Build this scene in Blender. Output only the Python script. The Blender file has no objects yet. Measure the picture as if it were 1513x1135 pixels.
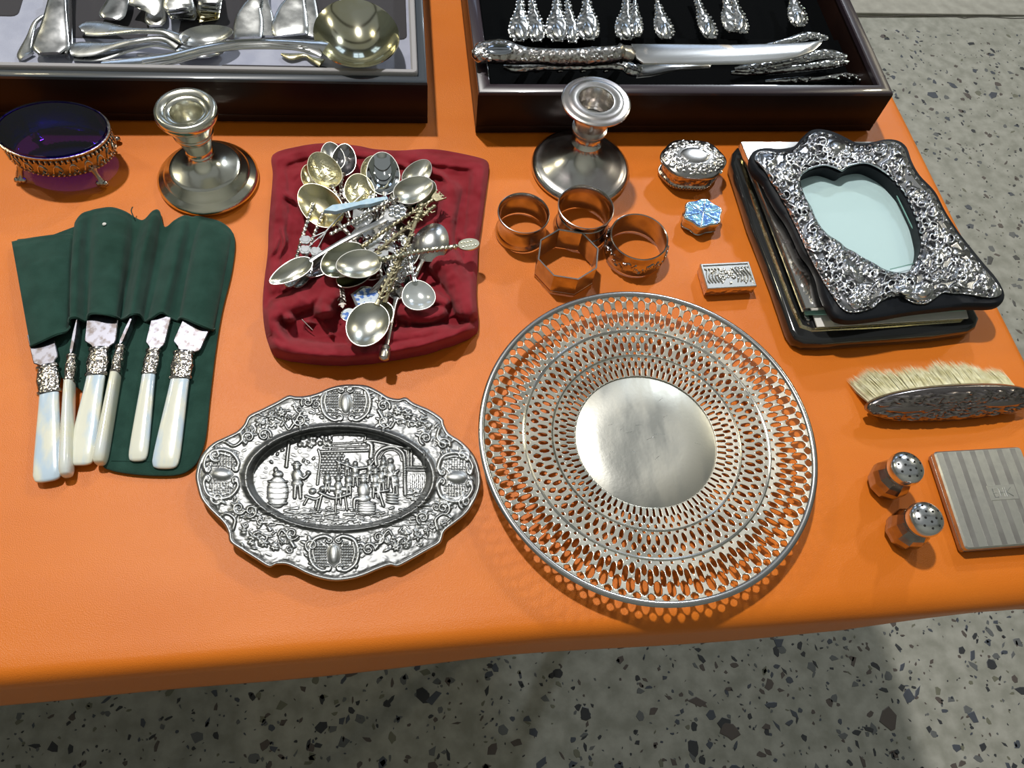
import bpy, bmesh, math, random
import numpy as np
from mathutils import Vector, Matrix, noise as mnoise

# ------------------------------------------------------------------ camera, lamps, exposure
SC = bpy.context.scene
COL = SC.collection
TZ = 0.75            # height of the table top (cloth surface)
CH = 0.557           # camera above the cloth
FPX = 1166.46
R3 = np.array([[0.98629681, -0.07531503, 0.14678638],
               [-0.13516278, -0.87905488, 0.45715811],
               [0.0946024, -0.47073365, -0.87718882]])
CAMZ = TZ + CH
cam = bpy.data.cameras.new('camera'); camo = bpy.data.objects.new('camera', cam); COL.objects.link(camo)
cam.sensor_width = 36; cam.lens = FPX * 36 / 1513; cam.clip_start = 0.02; cam.clip_end = 60
M = Matrix(((R3[0][0], -R3[0][1], -R3[0][2], 0), (R3[1][0], -R3[1][1], -R3[1][2], 0),
            (R3[2][0], -R3[2][1], -R3[2][2], CAMZ), (0, 0, 0, 1)))
camo.matrix_world = M
SC.camera = camo

w = bpy.data.worlds.new('hall_air'); SC.world = w; w.use_nodes = True
w.node_tree.nodes['Background'].inputs[0].default_value = (0.66, 0.70, 0.68, 1)
w.node_tree.nodes['Background'].inputs[1].default_value = 0.29
SC.view_settings.view_transform = 'Standard'; SC.view_settings.look = 'None'
SC.view_settings.gamma = 1; SC.view_settings.use_curve_mapping = False
SC.view_settings.exposure = 0.0

def lamp(name, loc, energy, size, color, aim=(0.1, 0.4, 0.75)):
    l = bpy.data.lights.new(name, 'AREA'); l.shape = 'DISK'; l.size = size; l.energy = energy; l.color = color
    o = bpy.data.objects.new(name, l); COL.objects.link(o); o.location = loc
    o.rotation_euler = (Vector(aim) - Vector(loc)).to_track_quat('-Z', 'Y').to_euler(); return o
lamp('hall_lamp_main', (-0.66, 1.9, TZ + 4.0), 145, 0.2, (1.0, 0.97, 0.93))
lamp('hall_lamp_right', (2.6, 4.1, TZ + 3.2), 66, 0.3, (0.86, 0.93, 1.0))
lamp('hall_lamp_warm', (-3.2, 3.0, TZ + 3.6), 26, 0.3, (1.0, 0.9, 0.6))
lamp('hall_lamp_side', (5.0, 3.1, TZ + 3.6), 34, 0.3, (1.0, 0.92, 0.7))

# ------------------------------------------------------------------ helpers
def P(px, py, h=0.0):
    """where the sight line of a photo pixel meets the level h above the cloth"""
    d = R3 @ np.array([px - 756.5, py - 567.5, FPX])
    t = (h - CH) / d[2]
    return Vector((d[0] * t, d[1] * t, TZ + h))
def PR(x1, x2, y, h): return (P(x1, y, h) - P(x2, y, h)).length / 2

def nodes(m): return m.node_tree.nodes, m.node_tree.links
def mat(name, col, metal=0.0, rough=0.5, col2=None, vscale=60, bump=0.0, bscale=400, spec=0.5, kind='noise',
        coat=0.0, sheen=0.0, detail=4, rough2=None, attr=None, lo=0.35, hi=0.65, bdist=0.001, vstretch=None):
    m = bpy.data.materials.new(name); m.use_nodes = True
    N, L = nodes(m); b = N['Principled BSDF']
    b.inputs['Base Color'].default_value = (*col, 1); b.inputs['Metallic'].default_value = metal
    b.inputs['Roughness'].default_value = rough; b.inputs['Specular IOR Level'].default_value = spec
    b.inputs['Coat Weight'].default_value = coat; b.inputs['Sheen Weight'].default_value = sheen
    tc = N.new('ShaderNodeTexCoord'); src = tc.outputs['Object']
    if vstretch:
        mp = N.new('ShaderNodeMapping'); mp.inputs['Scale'].default_value = vstretch; L.new(src, mp.inputs[0]); vsrc = mp.outputs[0]
    else: vsrc = src
    if col2 is not None or rough2 is not None:
        if attr:
            a = N.new('ShaderNodeAttribute'); a.attribute_name = attr; fac = a.outputs['Fac']
        else:
            n = N.new('ShaderNodeTexNoise'); n.inputs['Scale'].default_value = vscale; n.inputs['Detail'].default_value = detail
            L.new(vsrc, n.inputs['Vector']); fac = n.outputs['Fac']
        mr = N.new('ShaderNodeMapRange'); mr.inputs[1].default_value = lo; mr.inputs[2].default_value = hi; L.new(fac, mr.inputs[0])
        if col2 is not None:
            mx = N.new('ShaderNodeMix'); mx.data_type = 'RGBA'; mx.inputs[6].default_value = (*col, 1); mx.inputs[7].default_value = (*col2, 1)
            L.new(mr.outputs[0], mx.inputs[0]); L.new(mx.outputs[2], b.inputs['Base Color'])
        if rough2 is not None:
            m2 = N.new('ShaderNodeMapRange'); m2.inputs[3].default_value = rough; m2.inputs[4].default_value = rough2
            L.new(mr.outputs[0], m2.inputs[0]); L.new(m2.outputs[0], b.inputs['Roughness'])
    if bump:
        bm_ = N.new('ShaderNodeBump'); bm_.inputs['Strength'].default_value = bump; bm_.inputs['Distance'].default_value = bdist
        if kind == 'voronoi':
            t = N.new('ShaderNodeTexVoronoi'); t.feature = 'SMOOTH_F1'; t.inputs['Scale'].default_value = bscale; o = t.outputs['Distance']
        elif kind == 'weave':
            wx = N.new('ShaderNodeTexWave'); wx.inputs['Scale'].default_value = bscale; wx.inputs['Distortion'].default_value = 1.5
            wy = N.new('ShaderNodeTexWave'); wy.bands_direction = 'Y'; wy.inputs['Scale'].default_value = bscale; wy.inputs['Distortion'].default_value = 1.5
            L.new(src, wx.inputs[0]); L.new(src, wy.inputs[0])
            t = N.new('ShaderNodeMath'); t.operation = 'ADD'; L.new(wx.outputs['Fac'], t.inputs[0]); L.new(wy.outputs['Fac'], t.inputs[1]); o = t.outputs[0]
        else:
            t = N.new('ShaderNodeTexNoise'); t.inputs['Scale'].default_value = bscale; t.inputs['Detail'].default_value = 3; o = t.outputs['Fac']
        if kind != 'weave': L.new(src, t.inputs['Vector'])
        L.new(o, bm_.inputs['Height']); L.new(bm_.outputs[0], b.inputs['Normal'])
    return m

def tag(o, label=None, cat=None, group=None, kind=None):
    if label: o['label'] = label
    if cat: o['category'] = cat
    if group: o['group'] = group
    if kind: o['kind'] = kind
    return o
def thing(name, label, cat, loc=(0, 0, 0), rz=0.0, group=None):
    o = bpy.data.objects.new(name, None); COL.objects.link(o); o.empty_display_size = 0.02
    o.location = loc; o.rotation_euler = (0, 0, rz); return tag(o, label, cat, group)
def link(name, me, m, parent=None):
    o = bpy.data.objects.new(name, me); COL.objects.link(o)
    if m is not None and len(me.materials) == 0: me.materials.append(m)
    if parent: o.parent = parent
    return o
def mk(name, verts, faces, m, parent=None, smooth=True, ang=40, sub=None):
    """one mesh object; sub is taken off every vertex (world -> local)"""
    me = bpy.data.meshes.new(name)
    v = np.asarray([tuple(p) for p in verts] if not isinstance(verts, np.ndarray) else verts, dtype=float)
    if sub is not None: v = v - np.array(tuple(sub))
    me.from_pydata(v.tolist(), [], [tuple(int(i) for i in f) for f in faces]); me.validate()
    b = bmesh.new(); b.from_mesh(me); bmesh.ops.recalc_face_normals(b, faces=b.faces[:]); b.to_mesh(me); b.free()
    if smooth:
        me.polygons.foreach_set('use_smooth', [True] * len(me.polygons))
        me.set_sharp_from_angle(angle=math.radians(ang))
    me.update(); return link(name, me, m, parent)

class G:
    """collects pieces of one mesh"""
    def __init__(s): s.v = []; s.f = []
    def add(s, v, f, mtx=None):
        n = len(s.v)
        s.v += [tuple(mtx @ Vector(p)) if mtx is not None else tuple(p) for p in v]
        s.f += [tuple(i + n for i in q) for q in f]; return s
    def obj(s, name, m, parent=None, **k): return mk(name, s.v, s.f, m, parent, **k)

def g_lathe(prof, seg=48, sx=1, sy=1, mod=None, close=False):
    v, f = [], []; n = len(prof)
    for j in range(seg):
        a = 2 * math.pi * j / seg
        for i, (r, z) in enumerate(prof):
            k = mod(a, i, r, z) if mod else 1
            v.append((r * k * math.cos(a) * sx, r * k * math.sin(a) * sy, z))
    for j in range(seg):
        j2 = (j + 1) % seg
        for i in range(n - 1 if not close else n):
            i2 = (i + 1) % n
            f.append((j * n + i, j2 * n + i, j2 * n + i2, j * n + i2))
    if not close:
        if prof[0][0] > 1e-7: f.append(tuple(j * n for j in range(seg))[::-1])
        if prof[-1][0] > 1e-7: f.append(tuple(j * n + n - 1 for j in range(seg)))
    return v, f
def offset(poly, d):
    """inset a closed 2D outline (counter-clockwise) by d"""
    n = len(poly); p = np.array(poly, float); out = []
    for i in range(n):
        a = p[i] - p[i - 1]; b = p[(i + 1) % n] - p[i]
        na = np.array([-a[1], a[0]]) / (np.hypot(*a) + 1e-12); nb = np.array([-b[1], b[0]]) / (np.hypot(*b) + 1e-12)
        m = na + nb; l = np.hypot(*m)
        m = m / l if l > 1e-6 else na
        out.append(p[i] + m * d / max(0.5, m @ na))
    return np.array(out)
def ccw(poly):
    p = np.array(poly, float); x, y = p[:, 0], p[:, 1]
    return p if np.sum(x * np.roll(y, -1) - y * np.roll(x, -1)) > 0 else p[::-1]
def g_prism(poly, rings):
    """rings = [(inset, z), ...] from bottom to top, capped at both ends"""
    p = ccw(poly); n = len(p); v = []; f = []
    for ins, z in rings:
        q = offset(p, ins) if ins else p
        v += [(a, b, z) for a, b in q]
    for k in range(len(rings) - 1):
        for i in range(n):
            j = (i + 1) % n; f.append((k * n + i, k * n + j, (k + 1) * n + j, (k + 1) * n + i))
    f.append(tuple(range(n))[::-1]); f.append(tuple((len(rings) - 1) * n + i for i in range(n)))
    return v, f
def bev(z0, z1, b):
    return [(b * .7, z0), (b * .2, z0 + b * .3), (0, z0 + b), (0, z1 - b), (b * .25, z1 - b * .3), (b, z1)]
def rect(w, d, r=0.0, n=4, cx=0, cy=0):
    if r <= 0: return [(cx - w / 2, cy - d / 2), (cx + w / 2, cy - d / 2), (cx + w / 2, cy + d / 2), (cx - w / 2, cy + d / 2)]
    o = []
    for (sx, sy, a0) in ((1, -1, -90), (1, 1, 0), (-1, 1, 90), (-1, -1, 180)):
        for k in range(n + 1):
            a = math.radians(a0 + 90 * k / n); o.append((cx + sx * (w / 2 - r) + r * math.cos(a), cy + sy * (d / 2 - r) + r * math.sin(a)))
    return o
def g_box(x0, x1, y0, y1, z0, z1, b=0.0):
    if b: return g_prism([(x0, y0), (x1, y0), (x1, y1), (x0, y1)], bev(z0, z1, b))
    return g_prism([(x0, y0), (x1, y0), (x1, y1), (x0, y1)], [(0, z0), (0, z1)])
def spline(pts, n):
    """Catmull-Rom through rows of numbers"""
    p = np.array(pts, float); m = len(p); out = []
    if m == 2: return np.array([p[0] + (p[1] - p[0]) * k / n for k in range(n + 1)])
    for s in np.linspace(0, m - 1, n + 1):
        i = min(int(s), m - 2); t = s - i
        p0 = p[max(i - 1, 0)]; p1 = p[i]; p2 = p[i + 1]; p3 = p[min(i + 2, m - 1)]
        out.append(.5 * (2 * p1 + (p2 - p0) * t + (2 * p0 - 5 * p1 + 4 * p2 - p3) * t * t + (3 * p1 - p0 - 3 * p2 + p3) * t ** 3))
    return np.array(out)
def closed_spline(pts, per=4):
    p = np.array(pts, float); n = len(p); out = []
    for i in range(n):
        p0, p1, p2, p3 = p[i - 1], p[i], p[(i + 1) % n], p[(i + 2) % n]
        for k in range(per):
            t = k / per
            out.append(.5 * (2 * p1 + (p2 - p0) * t + (2 * p0 - 5 * p1 + 4 * p2 - p3) * t * t + (3 * p1 - p0 - 3 * p2 + p3) * t ** 3))
    return np.array(out)
def g_sweep(pts, wid, thk, seg=10, up=(0, 0, 1), twist=0.0, tmod=0.0, sq=1.0):
    """sweep an oval section; pts (n,3), wid/thk full sizes; twist = turns of a two-strand rope"""
    p = np.array([tuple(q) for q in pts], float); n = len(p); up = np.array(up, float); v = []; f = []
    wid = np.broadcast_to(wid, n); thk = np.broadcast_to(thk, n)
    for i in range(n):
        t = p[min(i + 1, n - 1)] - p[max(i - 1, 0)]; t /= np.linalg.norm(t) + 1e-12
        s = np.cross(t, up); ls = np.linalg.norm(s); s = s / ls if ls > 1e-6 else np.array([1., 0, 0]); u = np.cross(s, t)
        for k in range(seg):
            a = 2 * math.pi * k / seg
            m = 1 + tmod * math.cos(2 * a + 2 * math.pi * twist * i / (n - 1)) if tmod else 1
            ca, sa = math.cos(a), math.sin(a)
            if sq != 1: ca = math.copysign(abs(ca) ** sq, ca); sa = math.copysign(abs(sa) ** sq, sa)
            v.append(p[i] + s * ca * wid[i] / 2 * m + u * sa * thk[i] / 2 * m)
    for i in range(n - 1):
        for k in range(seg):
            k2 = (k + 1) % seg; f.append((i * seg + k, i * seg + k2, (i + 1) * seg + k2, (i + 1) * seg + k))
    f.append(tuple(range(seg))[::-1]); f.append(tuple((n - 1) * seg + k for k in range(seg)))
    return [tuple(q) for q in v], [q[::-1] for q in f]
def g_ball(c, r, sz=1.0, seg=10, rings=6):
    prof = [(r * math.sin(math.pi * i / rings), -r * sz * math.cos(math.pi * i / rings)) for i in range(rings + 1)]
    v, f = g_lathe([(max(a, 1e-5), b) for a, b in prof], seg)
    return [(x + c[0], y + c[1], z + c[2]) for x, y, z in v], f
def g_bowl(bl, bw, d, egg=0.15, thick=0.0008, na=40, nr=9):
    """egg-shaped hollow bowl, rim at z=0, handle side at +x"""
    v = [(0, 0, -d)]; f = []
    def ring(rho, k, dz=0.0, sc=1.0):
        z = -d * (1 - rho ** 2.2) + dz; o = []
        for j in range(na):
            a = 2 * math.pi * j / na
            o.append((bl / 2 * math.cos(a) * rho * sc, bw / 2 * math.sin(a) * (1 + egg * math.cos(a)) * rho * sc, z))
        return o
    for i in range(1, nr + 1): v += ring(i / nr, i)
    top = len(v)
    v += ring(1, 0, thick * .5, 1 + thick / bl * 1.6); v += ring(1, 0, -thick * .4, 1 + thick / bl * 2.2)
    for i in range(nr - 1, 0, -1): v += ring(i / nr, i, -thick, 1.0)
    v.append((0, 0, -d - thick)); last = len(v) - 1
    for j in range(na): f.append((0, 1 + j, 1 + (j + 1) % na))
    tot = (last - 1) // na
    for i in range(tot - 1):
        for j in range(na):
            a = 1 + i * na + j; b = 1 + i * na + (j + 1) % na; f.append((a, a + na, b + na, b))
    e = 1 + (tot - 1) * na
    for j in range(na): f.append((last, e + (j + 1) % na, e + j))
    return v, f

class Cv:
    """a height canvas that is stamped with domes and ridges, then read as real geometry"""
    def __init__(s, W, H): s.a = np.zeros((H, W)); s.W = W; s.H = H
    def dome(s, x, y, r, amp, ry=None, rot=0.0, p=.5, add=False):
        ry = ry or r; R = int(max(r, ry)) + 2
        x0, x1 = max(0, int(x) - R), min(s.W, int(x) + R + 1); y0, y1 = max(0, int(y) - R), min(s.H, int(y) + R + 1)
        if x0 >= x1 or y0 >= y1: return
        X, Y = np.meshgrid(np.arange(x0, x1) - x, np.arange(y0, y1) - y)
        if rot: c, q = math.cos(rot), math.sin(rot); X, Y = X * c + Y * q, -X * q + Y * c
        d = np.clip(1 - (X / r) ** 2 - (Y / ry) ** 2, 0, 1) ** p * amp
        S = s.a[y0:y1, x0:x1]
        if add: S += d
        elif amp > 0: np.maximum(S, d, out=S)
        else: np.minimum(S, d, out=S)
    def line(s, pts, w, amp, w2=None, add=False, smooth=True):
        p = np.array(pts, float); w2 = w if w2 is None else w2
        L = np.sum(np.hypot(*np.diff(p, axis=0).T)); n = max(3, int(L / max(1.2, min(w, w2) * .5 + .8)))
        q = spline(p, n) if smooth else np.array([p[0] + (p[-1] - p[0]) * k / n for k in range(n + 1)]) if len(p) == 2 else spline(p, n)
        for i, (x, y) in enumerate(q):
            t = i / n; s.dome(x, y, w + (w2 - w) * t, amp * (1 if not add else .4), add=add)
    def spiral(s, x, y, r, turns, a0, w, amp, cw=1):
        n = 26; s.line([(x + r * (1 - .82 * k / n) * math.cos(a0 + cw * 2 * math.pi * turns * k / n), y + r * (1 - .82 * k / n) * math.sin(a0 + cw * 2 * math.pi * turns * k / n)) for k in range(n + 1)], w, amp, w * .7)
    def flower(s, x, y, r, n, amp, a0=0.0):
        for k in range(n):
            a = a0 + 2 * math.pi * k / n; s.dome(x + r * .58 * math.cos(a), y + r * .58 * math.sin(a), r * .46, amp * .8, r * .27, a)
        s.dome(x, y, r * .3, amp * 1.1)
    def leaf(s, x, y, L, w, ang, amp):
        s.dome(x + L / 2 * math.cos(ang), y + L / 2 * math.sin(ang), L / 2, amp, w / 2, ang)
        s.line([(x, y), (x + L * .8 * math.cos(ang), y + L * .8 * math.sin(ang))], 1.6, -amp * .35, add=True)
    def sample(s, x, y):
        x = np.clip(x, 0, s.W - 1.01); y = np.clip(y, 0, s.H - 1.01); i = x.astype(int); j = y.astype(int); fx = x - i; fy = y - j; a = s.a
        return (a[j, i] * (1 - fx) + a[j, i + 1] * fx) * (1 - fy) + (a[j + 1, i] * (1 - fx) + a[j + 1, i + 1] * fx) * fy
    def blur(s, k):
        a = s.a
        for _ in range(k):
            a = (np.roll(a, 1, 0) + np.roll(a, -1, 0) + 2 * a) / 4; a = (np.roll(a, 1, 1) + np.roll(a, -1, 1) + 2 * a) / 4
        r = Cv(s.W, s.H); r.a = a; return r
def set_attr(o, name, vals):
    at = o.data.attributes.new(name, 'FLOAT', 'POINT'); at.data.foreach_set('value', np.asarray(vals, dtype=np.float32))
def ray_contour(poly, c, n):
    """radius of a star-shaped outline around c for n directions"""
    p = np.array(poly, float) - c; a = np.unwrap(np.arctan2(p[:, 1], p[:, 0])); r = np.hypot(p[:, 0], p[:, 1])
    if a[-1] < a[0]: a = a[::-1]; r = r[::-1]
    a = np.concatenate([a - 2 * np.pi, a, a + 2 * np.pi]); r = np.tile(r, 3); o = np.argsort(a, kind='stable')
    th = np.linspace(0, 2 * np.pi, n, endpoint=False)
    th0 = th + 2 * np.pi * np.round((a.mean() - np.pi) / (2 * np.pi))
    return th, np.interp(th0, a[o], r[o])
def Pn(px, py, h):
    """vectorised P"""
    d = np.stack([px - 756.5, py - 567.5, np.full_like(px, FPX)], -1) @ R3.T
    t = (h - CH) / d[..., 2]
    return np.stack([d[..., 0] * t, d[..., 1] * t, TZ + h + 0 * t], -1)
def ring_faces(nr, na, closed=True):
    f = []
    for i in range(nr - 1):
        for j in range(na if closed else na - 1):
            j2 = (j + 1) % na; f.append((i * na + j, i * na + j2, (i + 1) * na + j2, (i + 1) * na + j))
    return f

# ------------------------------------------------------------------ materials
SIL = mat('silver', (.78, .77, .73), 1, .16, col2=(.60, .57, .50), vscale=45, rough2=.3, bump=.05, bscale=180)
SILB = mat('bright_silver', (.86, .87, .88), 1, .13, col2=(.72, .73, .74), vscale=60, rough2=.24)
SILW = mat('satin_silver', (.66, .67, .66), 1, .20, col2=(.50, .51, .50), vscale=70, rough2=.32, bump=.05, bscale=90)
SILT = mat('tarnished_silver', (.62, .59, .54), 1, .24, col2=(.46, .42, .38), vscale=55, rough2=.34, bump=.06, bscale=240)
GILT = mat('gilt_silver', (.80, .72, .40), 1, .18, col2=(.68, .62, .42), vscale=120, rough2=.3)
GILTO = mat('engraved_gilt', (.80, .75, .50), 1, .26, bump=.5, bscale=420, bdist=.0007)
BRONZ = mat('dull_gilt_metal', (.42, .38, .25), 1, .40, col2=(.30, .27, .18), vscale=300, bump=.35, bscale=700, bdist=.0006)
ORN = mat('chased_silver', (.86, .85, .82), 1, .2, col2=(.28, .26, .24), vscale=420, lo=.46, hi=.66, bump=1.0, bscale=330, kind='voronoi', bdist=.0016)
ORNB = mat('chased_bright_silver', (.72, .73, .74), 1, .16, col2=(.30, .30, .31), vscale=300, lo=.5, hi=.66, bump=.7, bscale=200, kind='voronoi', bdist=.0014)
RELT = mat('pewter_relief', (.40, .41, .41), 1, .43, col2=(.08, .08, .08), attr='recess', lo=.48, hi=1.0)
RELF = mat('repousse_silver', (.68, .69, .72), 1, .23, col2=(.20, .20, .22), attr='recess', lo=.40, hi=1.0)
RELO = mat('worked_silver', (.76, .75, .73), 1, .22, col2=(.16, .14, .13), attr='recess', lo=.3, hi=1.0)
STEEL = mat('stained_steel', (.28, .28, .33), 1, .36, col2=(.15, .13, .13), vscale=160, lo=.48, hi=.62, rough2=.4)
BLADE = mat('carving_steel', (.66, .66, .66), 1, .22, col2=(.62, .50, .38), vscale=34, lo=.6, hi=.68, rough2=.36, vstretch=(1, 1, 1))
PEARL = mat('mother_of_pearl', (.80, .80, .68), 0, .16, col2=(.55, .68, .80), vscale=48, lo=.42, hi=.58, coat=.8, bump=.12, bscale=60, bdist=.002, vstretch=(1.6, .6, 1))
PEARLY = mat('yellowed_pearl', (.78, .76, .55), 0, .2, col2=(.70, .74, .72), vscale=40, coat=.6)
WOOD = mat('dark_polished_wood', (.012, .006, .005), 0, .36, col2=(.020, .009, .007), vscale=18, coat=.03, spec=.15)
WOODL = mat('dark_box_rim', (.030, .020, .028), 0, .3, coat=.5)
SLATE = mat('blue_black_lacquer', (.035, .045, .058), 0, .34, coat=.3)
FELT = mat('black_felt', (.0025, .003, .0035), 0, 1.0, spec=.05, bump=.3, bscale=1500)
VELV = mat('grey_velvet', (.44, .46, .56), 0, .95, sheen=.3, bump=.3, bscale=1800, col2=(.36, .38, .48), vscale=40)
VELD = mat('grey_velvet_edge', (.36, .35, .36), 0, .95, sheen=.3, bump=.3, bscale=1800)
SLOT = mat('dark_slot_lining', (.045, .043, .048), 0, .95)
GREEN = mat('green_baize', (.013, .046, .034), 0, .97, col2=(.020, .063, .048), vscale=70, sheen=.15, bump=.5, bscale=1600, bdist=.0006, spec=.2)
RED = mat('red_cotton', (.29, .016, .026), 0, .95, col2=(.36, .025, .040), vscale=60, sheen=.12, bump=.6, bscale=900, kind='weave', bdist=.0003, spec=.15)
ORANGE = mat('orange_cloth', (.68, .168, .009), 0, .40, col2=(.72, .188, .013), vscale=9, bump=.55, bscale=1500, bdist=.0004, spec=.38, vstretch=(1, 2.4, 1))
BRIS = mat('cream_bristle', (.88, .86, .64), 0, .6, col2=(.66, .62, .36), vscale=160)
DARKV = mat('navy_velvet_board', (.006, .008, .012), 0, .6, spec=.25)
ENAM = mat('blue_enamel', (.10, .22, .62), 0, .08, col2=(.75, .84, .92), vscale=260, lo=.46, hi=.52, coat=1)
ENAMP = mat('pale_blue_enamel', (.45, .66, .85), 0, .1, col2=(.62, .80, .92), vscale=300, coat=1)
IRID = mat('iridescent_shell', (.12, .28, .72), .35, .12, col2=(.30, .62, .80), vscale=190, lo=.42, hi=.58, coat=1, bump=.3, bscale=300)
WHITEM = mat('white_metal', (.88, .90, .92), 1, .3)
CARD = mat('pale_backing_card', (.76, .86, .92), 0, .6)
WCARD = mat('white_card', (.80, .78, .74), 0, .7)
BRASSY = mat('amber_stone', (.8, .42, .03), 0, .1, coat=1)
HOLE = mat('dark_hole', (.01, .01, .01), 0, .9)
BLACKG = mat('dark_frame_lacquer', (.025, .026, .027), .3, .12, coat=.6)
CONC = mat('ground_concrete', (.24, .24, .20), 0, .55, col2=(.35, .345, .30), vscale=34, detail=9, bump=.2, bscale=180)
SLAB = mat('plain_concrete', (.40, .39, .34), 0, .75, col2=(.31, .30, .26), vscale=30, detail=9, bump=.3, bscale=120)
JOINT = mat('dark_joint', (.07, .065, .055), 0, .9)
CHIPS = [mat('blue_grey_chip', (.060, .068, .085), 0, .4), mat('black_chip', (.032, .034, .038), 0, .4),
         mat('brown_chip', (.085, .068, .060), 0, .45), mat('grey_chip', (.11, .115, .115), 0, .45), mat('olive_chip', (.14, .14, .10), 0, .5)]
WALLM = mat('hall_wall_paint', (.46, .48, .42), 0, .8, col2=(.38, .40, .36), vscale=1)
WALLD = mat('shading_wall_dark', (.26, .27, .24), 0, .85)
CEILM = mat('hall_ceiling', (.22, .23, .22), 0, .9)
METP = mat('grey_painted_metal', (.12, .12, .12), .6, .4)
PLYW = mat('table_board', (.45, .36, .25), 0, .6)

def glassy(name, col, mixg=.12, rough=.03):
    m = bpy.data.materials.new(name); m.use_nodes = True; N, L = nodes(m); N.remove(N['Principled BSDF'])
    t = N.new('ShaderNodeBsdfTransparent'); t.inputs[0].default_value = (*col, 1)
    g = N.new('ShaderNodeBsdfGlossy'); g.inputs['Roughness'].default_value = rough; g.inputs[0].default_value = (1, 1, 1, 1)
    lw = N.new('ShaderNodeLayerWeight'); lw.inputs[0].default_value = .5
    pw = N.new('ShaderNodeMath'); pw.operation = 'POWER'; pw.inputs[1].default_value = 4; L.new(lw.outputs['Facing'], pw.inputs[0])
    fr = N.new('ShaderNodeMapRange'); fr.inputs[3].default_value = .045; fr.inputs[4].default_value = .9; L.new(pw.outputs[0], fr.inputs[0])
    mx = N.new('ShaderNodeMixShader'); L.new(fr.outputs[0], mx.inputs[0]); L.new(t.outputs[0], mx.inputs[1]); L.new(g.outputs[0], mx.inputs[2])
    L.new(mx.outputs[0], N['Material Output'].inputs[0]); return m
GLASS = glassy('clear_glass', (.93, .97, .96)); COBALT = glassy('cobalt_glass', (.20, .07, .75))
GEDGE = mat('green_glass_edge', (.25, .50, .44), 0, .15)

# ------------------------------------------------------------------ the hall
rnd = random.Random(7)
def struct(name, g, m, parent=None):
    o = g.obj(name, m, parent, smooth=False)
    if not parent: o['kind'] = 'structure'
    return o
g = G(); g.add(*g_box(-7, 7, -6, 1.705, -.1, 0)); g.add(*g_box(-7, 7, 1.705, 8, -.1, -.01)); floor = struct('floor', g, CONC)
g = G(); g.add(*g_prism([(-6.9, 1.72), (1.30, 1.722), (1.55, 1.715), (1.82, 1.708), (6.9, 1.708), (6.9, 7.9), (-6.9, 7.9)], bev(-.012, .004, .003)))
tr = struct('trim_1', g, SLAB); tr['label'] = 'plain concrete slab meeting the speckled floor'
g = G(); g.add(*g_sweep([(x, 1.712 + .004 * math.sin(x * 31) - .010 * (x > 1.6), .0006) for x in np.linspace(.9, 2.4, 60)], .0035, .002, 6)); g.obj('joint_line', JOINT, floor)
for nm, bx in (('wall_left', (-7.1, -7, -6, 8)), ('wall_right', (7, 7.1, -6, 8)), ('shading_wall_front', (-7, 7, -1.7, -1.6)), ('wall_back', (-7, 7, 8, 8.1))):
    g = G(); g.add(*g_box(*bx, 0, 5.6)); struct(nm, g, WALLD if nm == 'shading_wall_front' else WALLM)  # front wall unseen, brought close and darkened to block light from that side
# open roof lets grey world light in; unseen beams added to streak reflections
for i, y in enumerate((1.2, 4.3, 7.2)):
    g = G(); g.add(*g_box(-7, 7, y, y + .35, 5.2, 5.6)); struct('trim_%d' % (i + 2), g, METP)
# high windows of the hall, seen only as bluish reflections in the silver
DAY = bpy.data.materials.new('daylight_pane'); DAY.use_nodes = True
DAY.node_tree.nodes['Principled BSDF'].inputs['Emission Color'].default_value = (.55, .72, 1, 1)
DAY.node_tree.nodes['Principled BSDF'].inputs['Emission Strength'].default_value = 1.6
for i, (x0, x1) in enumerate(((-4.6, -2.9), (-1.0, .6), (2.4, 4.2))):
    wd = thing('window_%d' % (i + 1), None, None, ((x0 + x1) / 2, 7.99, 3.0)); wd['kind'] = 'structure'; hw = (x1 - x0) / 2
    g = G()
    for a in (-hw, 0, hw): g.add(*g_box(a - .04, a + .04, -.08, 0, 0, 1.8))
    for z in (0, .9, 1.8): g.add(*g_box(-hw, hw, -.08, 0, z - .04, z + .04))
    g.obj('window_frame', METP, wd, smooth=False)
    for a in (-hw, 0):
        for z in (0, .9): g = G(); g.add(*g_box(a + .05, a + hw - .05, -.03, -.02, z + .05, z + .85)); g.obj('window_pane', DAY, wd, smooth=False)

# stone chips in the ground concrete floor
def chip(cx, cy, s, z=.0006):
    n = rnd.randint(4, 8); st = rnd.uniform(.3, 1.0); a0 = rnd.uniform(0, math.pi); c, q = math.cos(a0), math.sin(a0); o = []
    for k in range(n):
        a = 2 * math.pi * (k + rnd.uniform(-.3, .3)) / n; r = s * rnd.uniform(.6, 1.15)
        x, y = r * math.cos(a), r * math.sin(a) * st; o.append((cx + x * c - y * q, cy + x * q + y * c))
    return g_prism(o, [(0, -.003), (0, z - .0003), (s * .06, z)])
big = []
for k in range(280):
    x, y = (rnd.uniform(-.1, 1.35), rnd.uniform(-.25, .35)) if k < 150 else (rnd.uniform(.9, 2.3), rnd.uniform(.25, 1.66))
    big.append((x, y, rnd.uniform(.007, .0145) if rnd.random() < .8 else rnd.uniform(.013, .019)))
for x, y, s in big:
    v, f = chip(0, 0, s, .0005 + rnd.uniform(0, .0005)); o = mk('stone_chip', v, f, CHIPS[rnd.choice((0, 0, 1, 1, 2))], floor, smooth=False); o.location = (x, y, 0)
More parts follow.
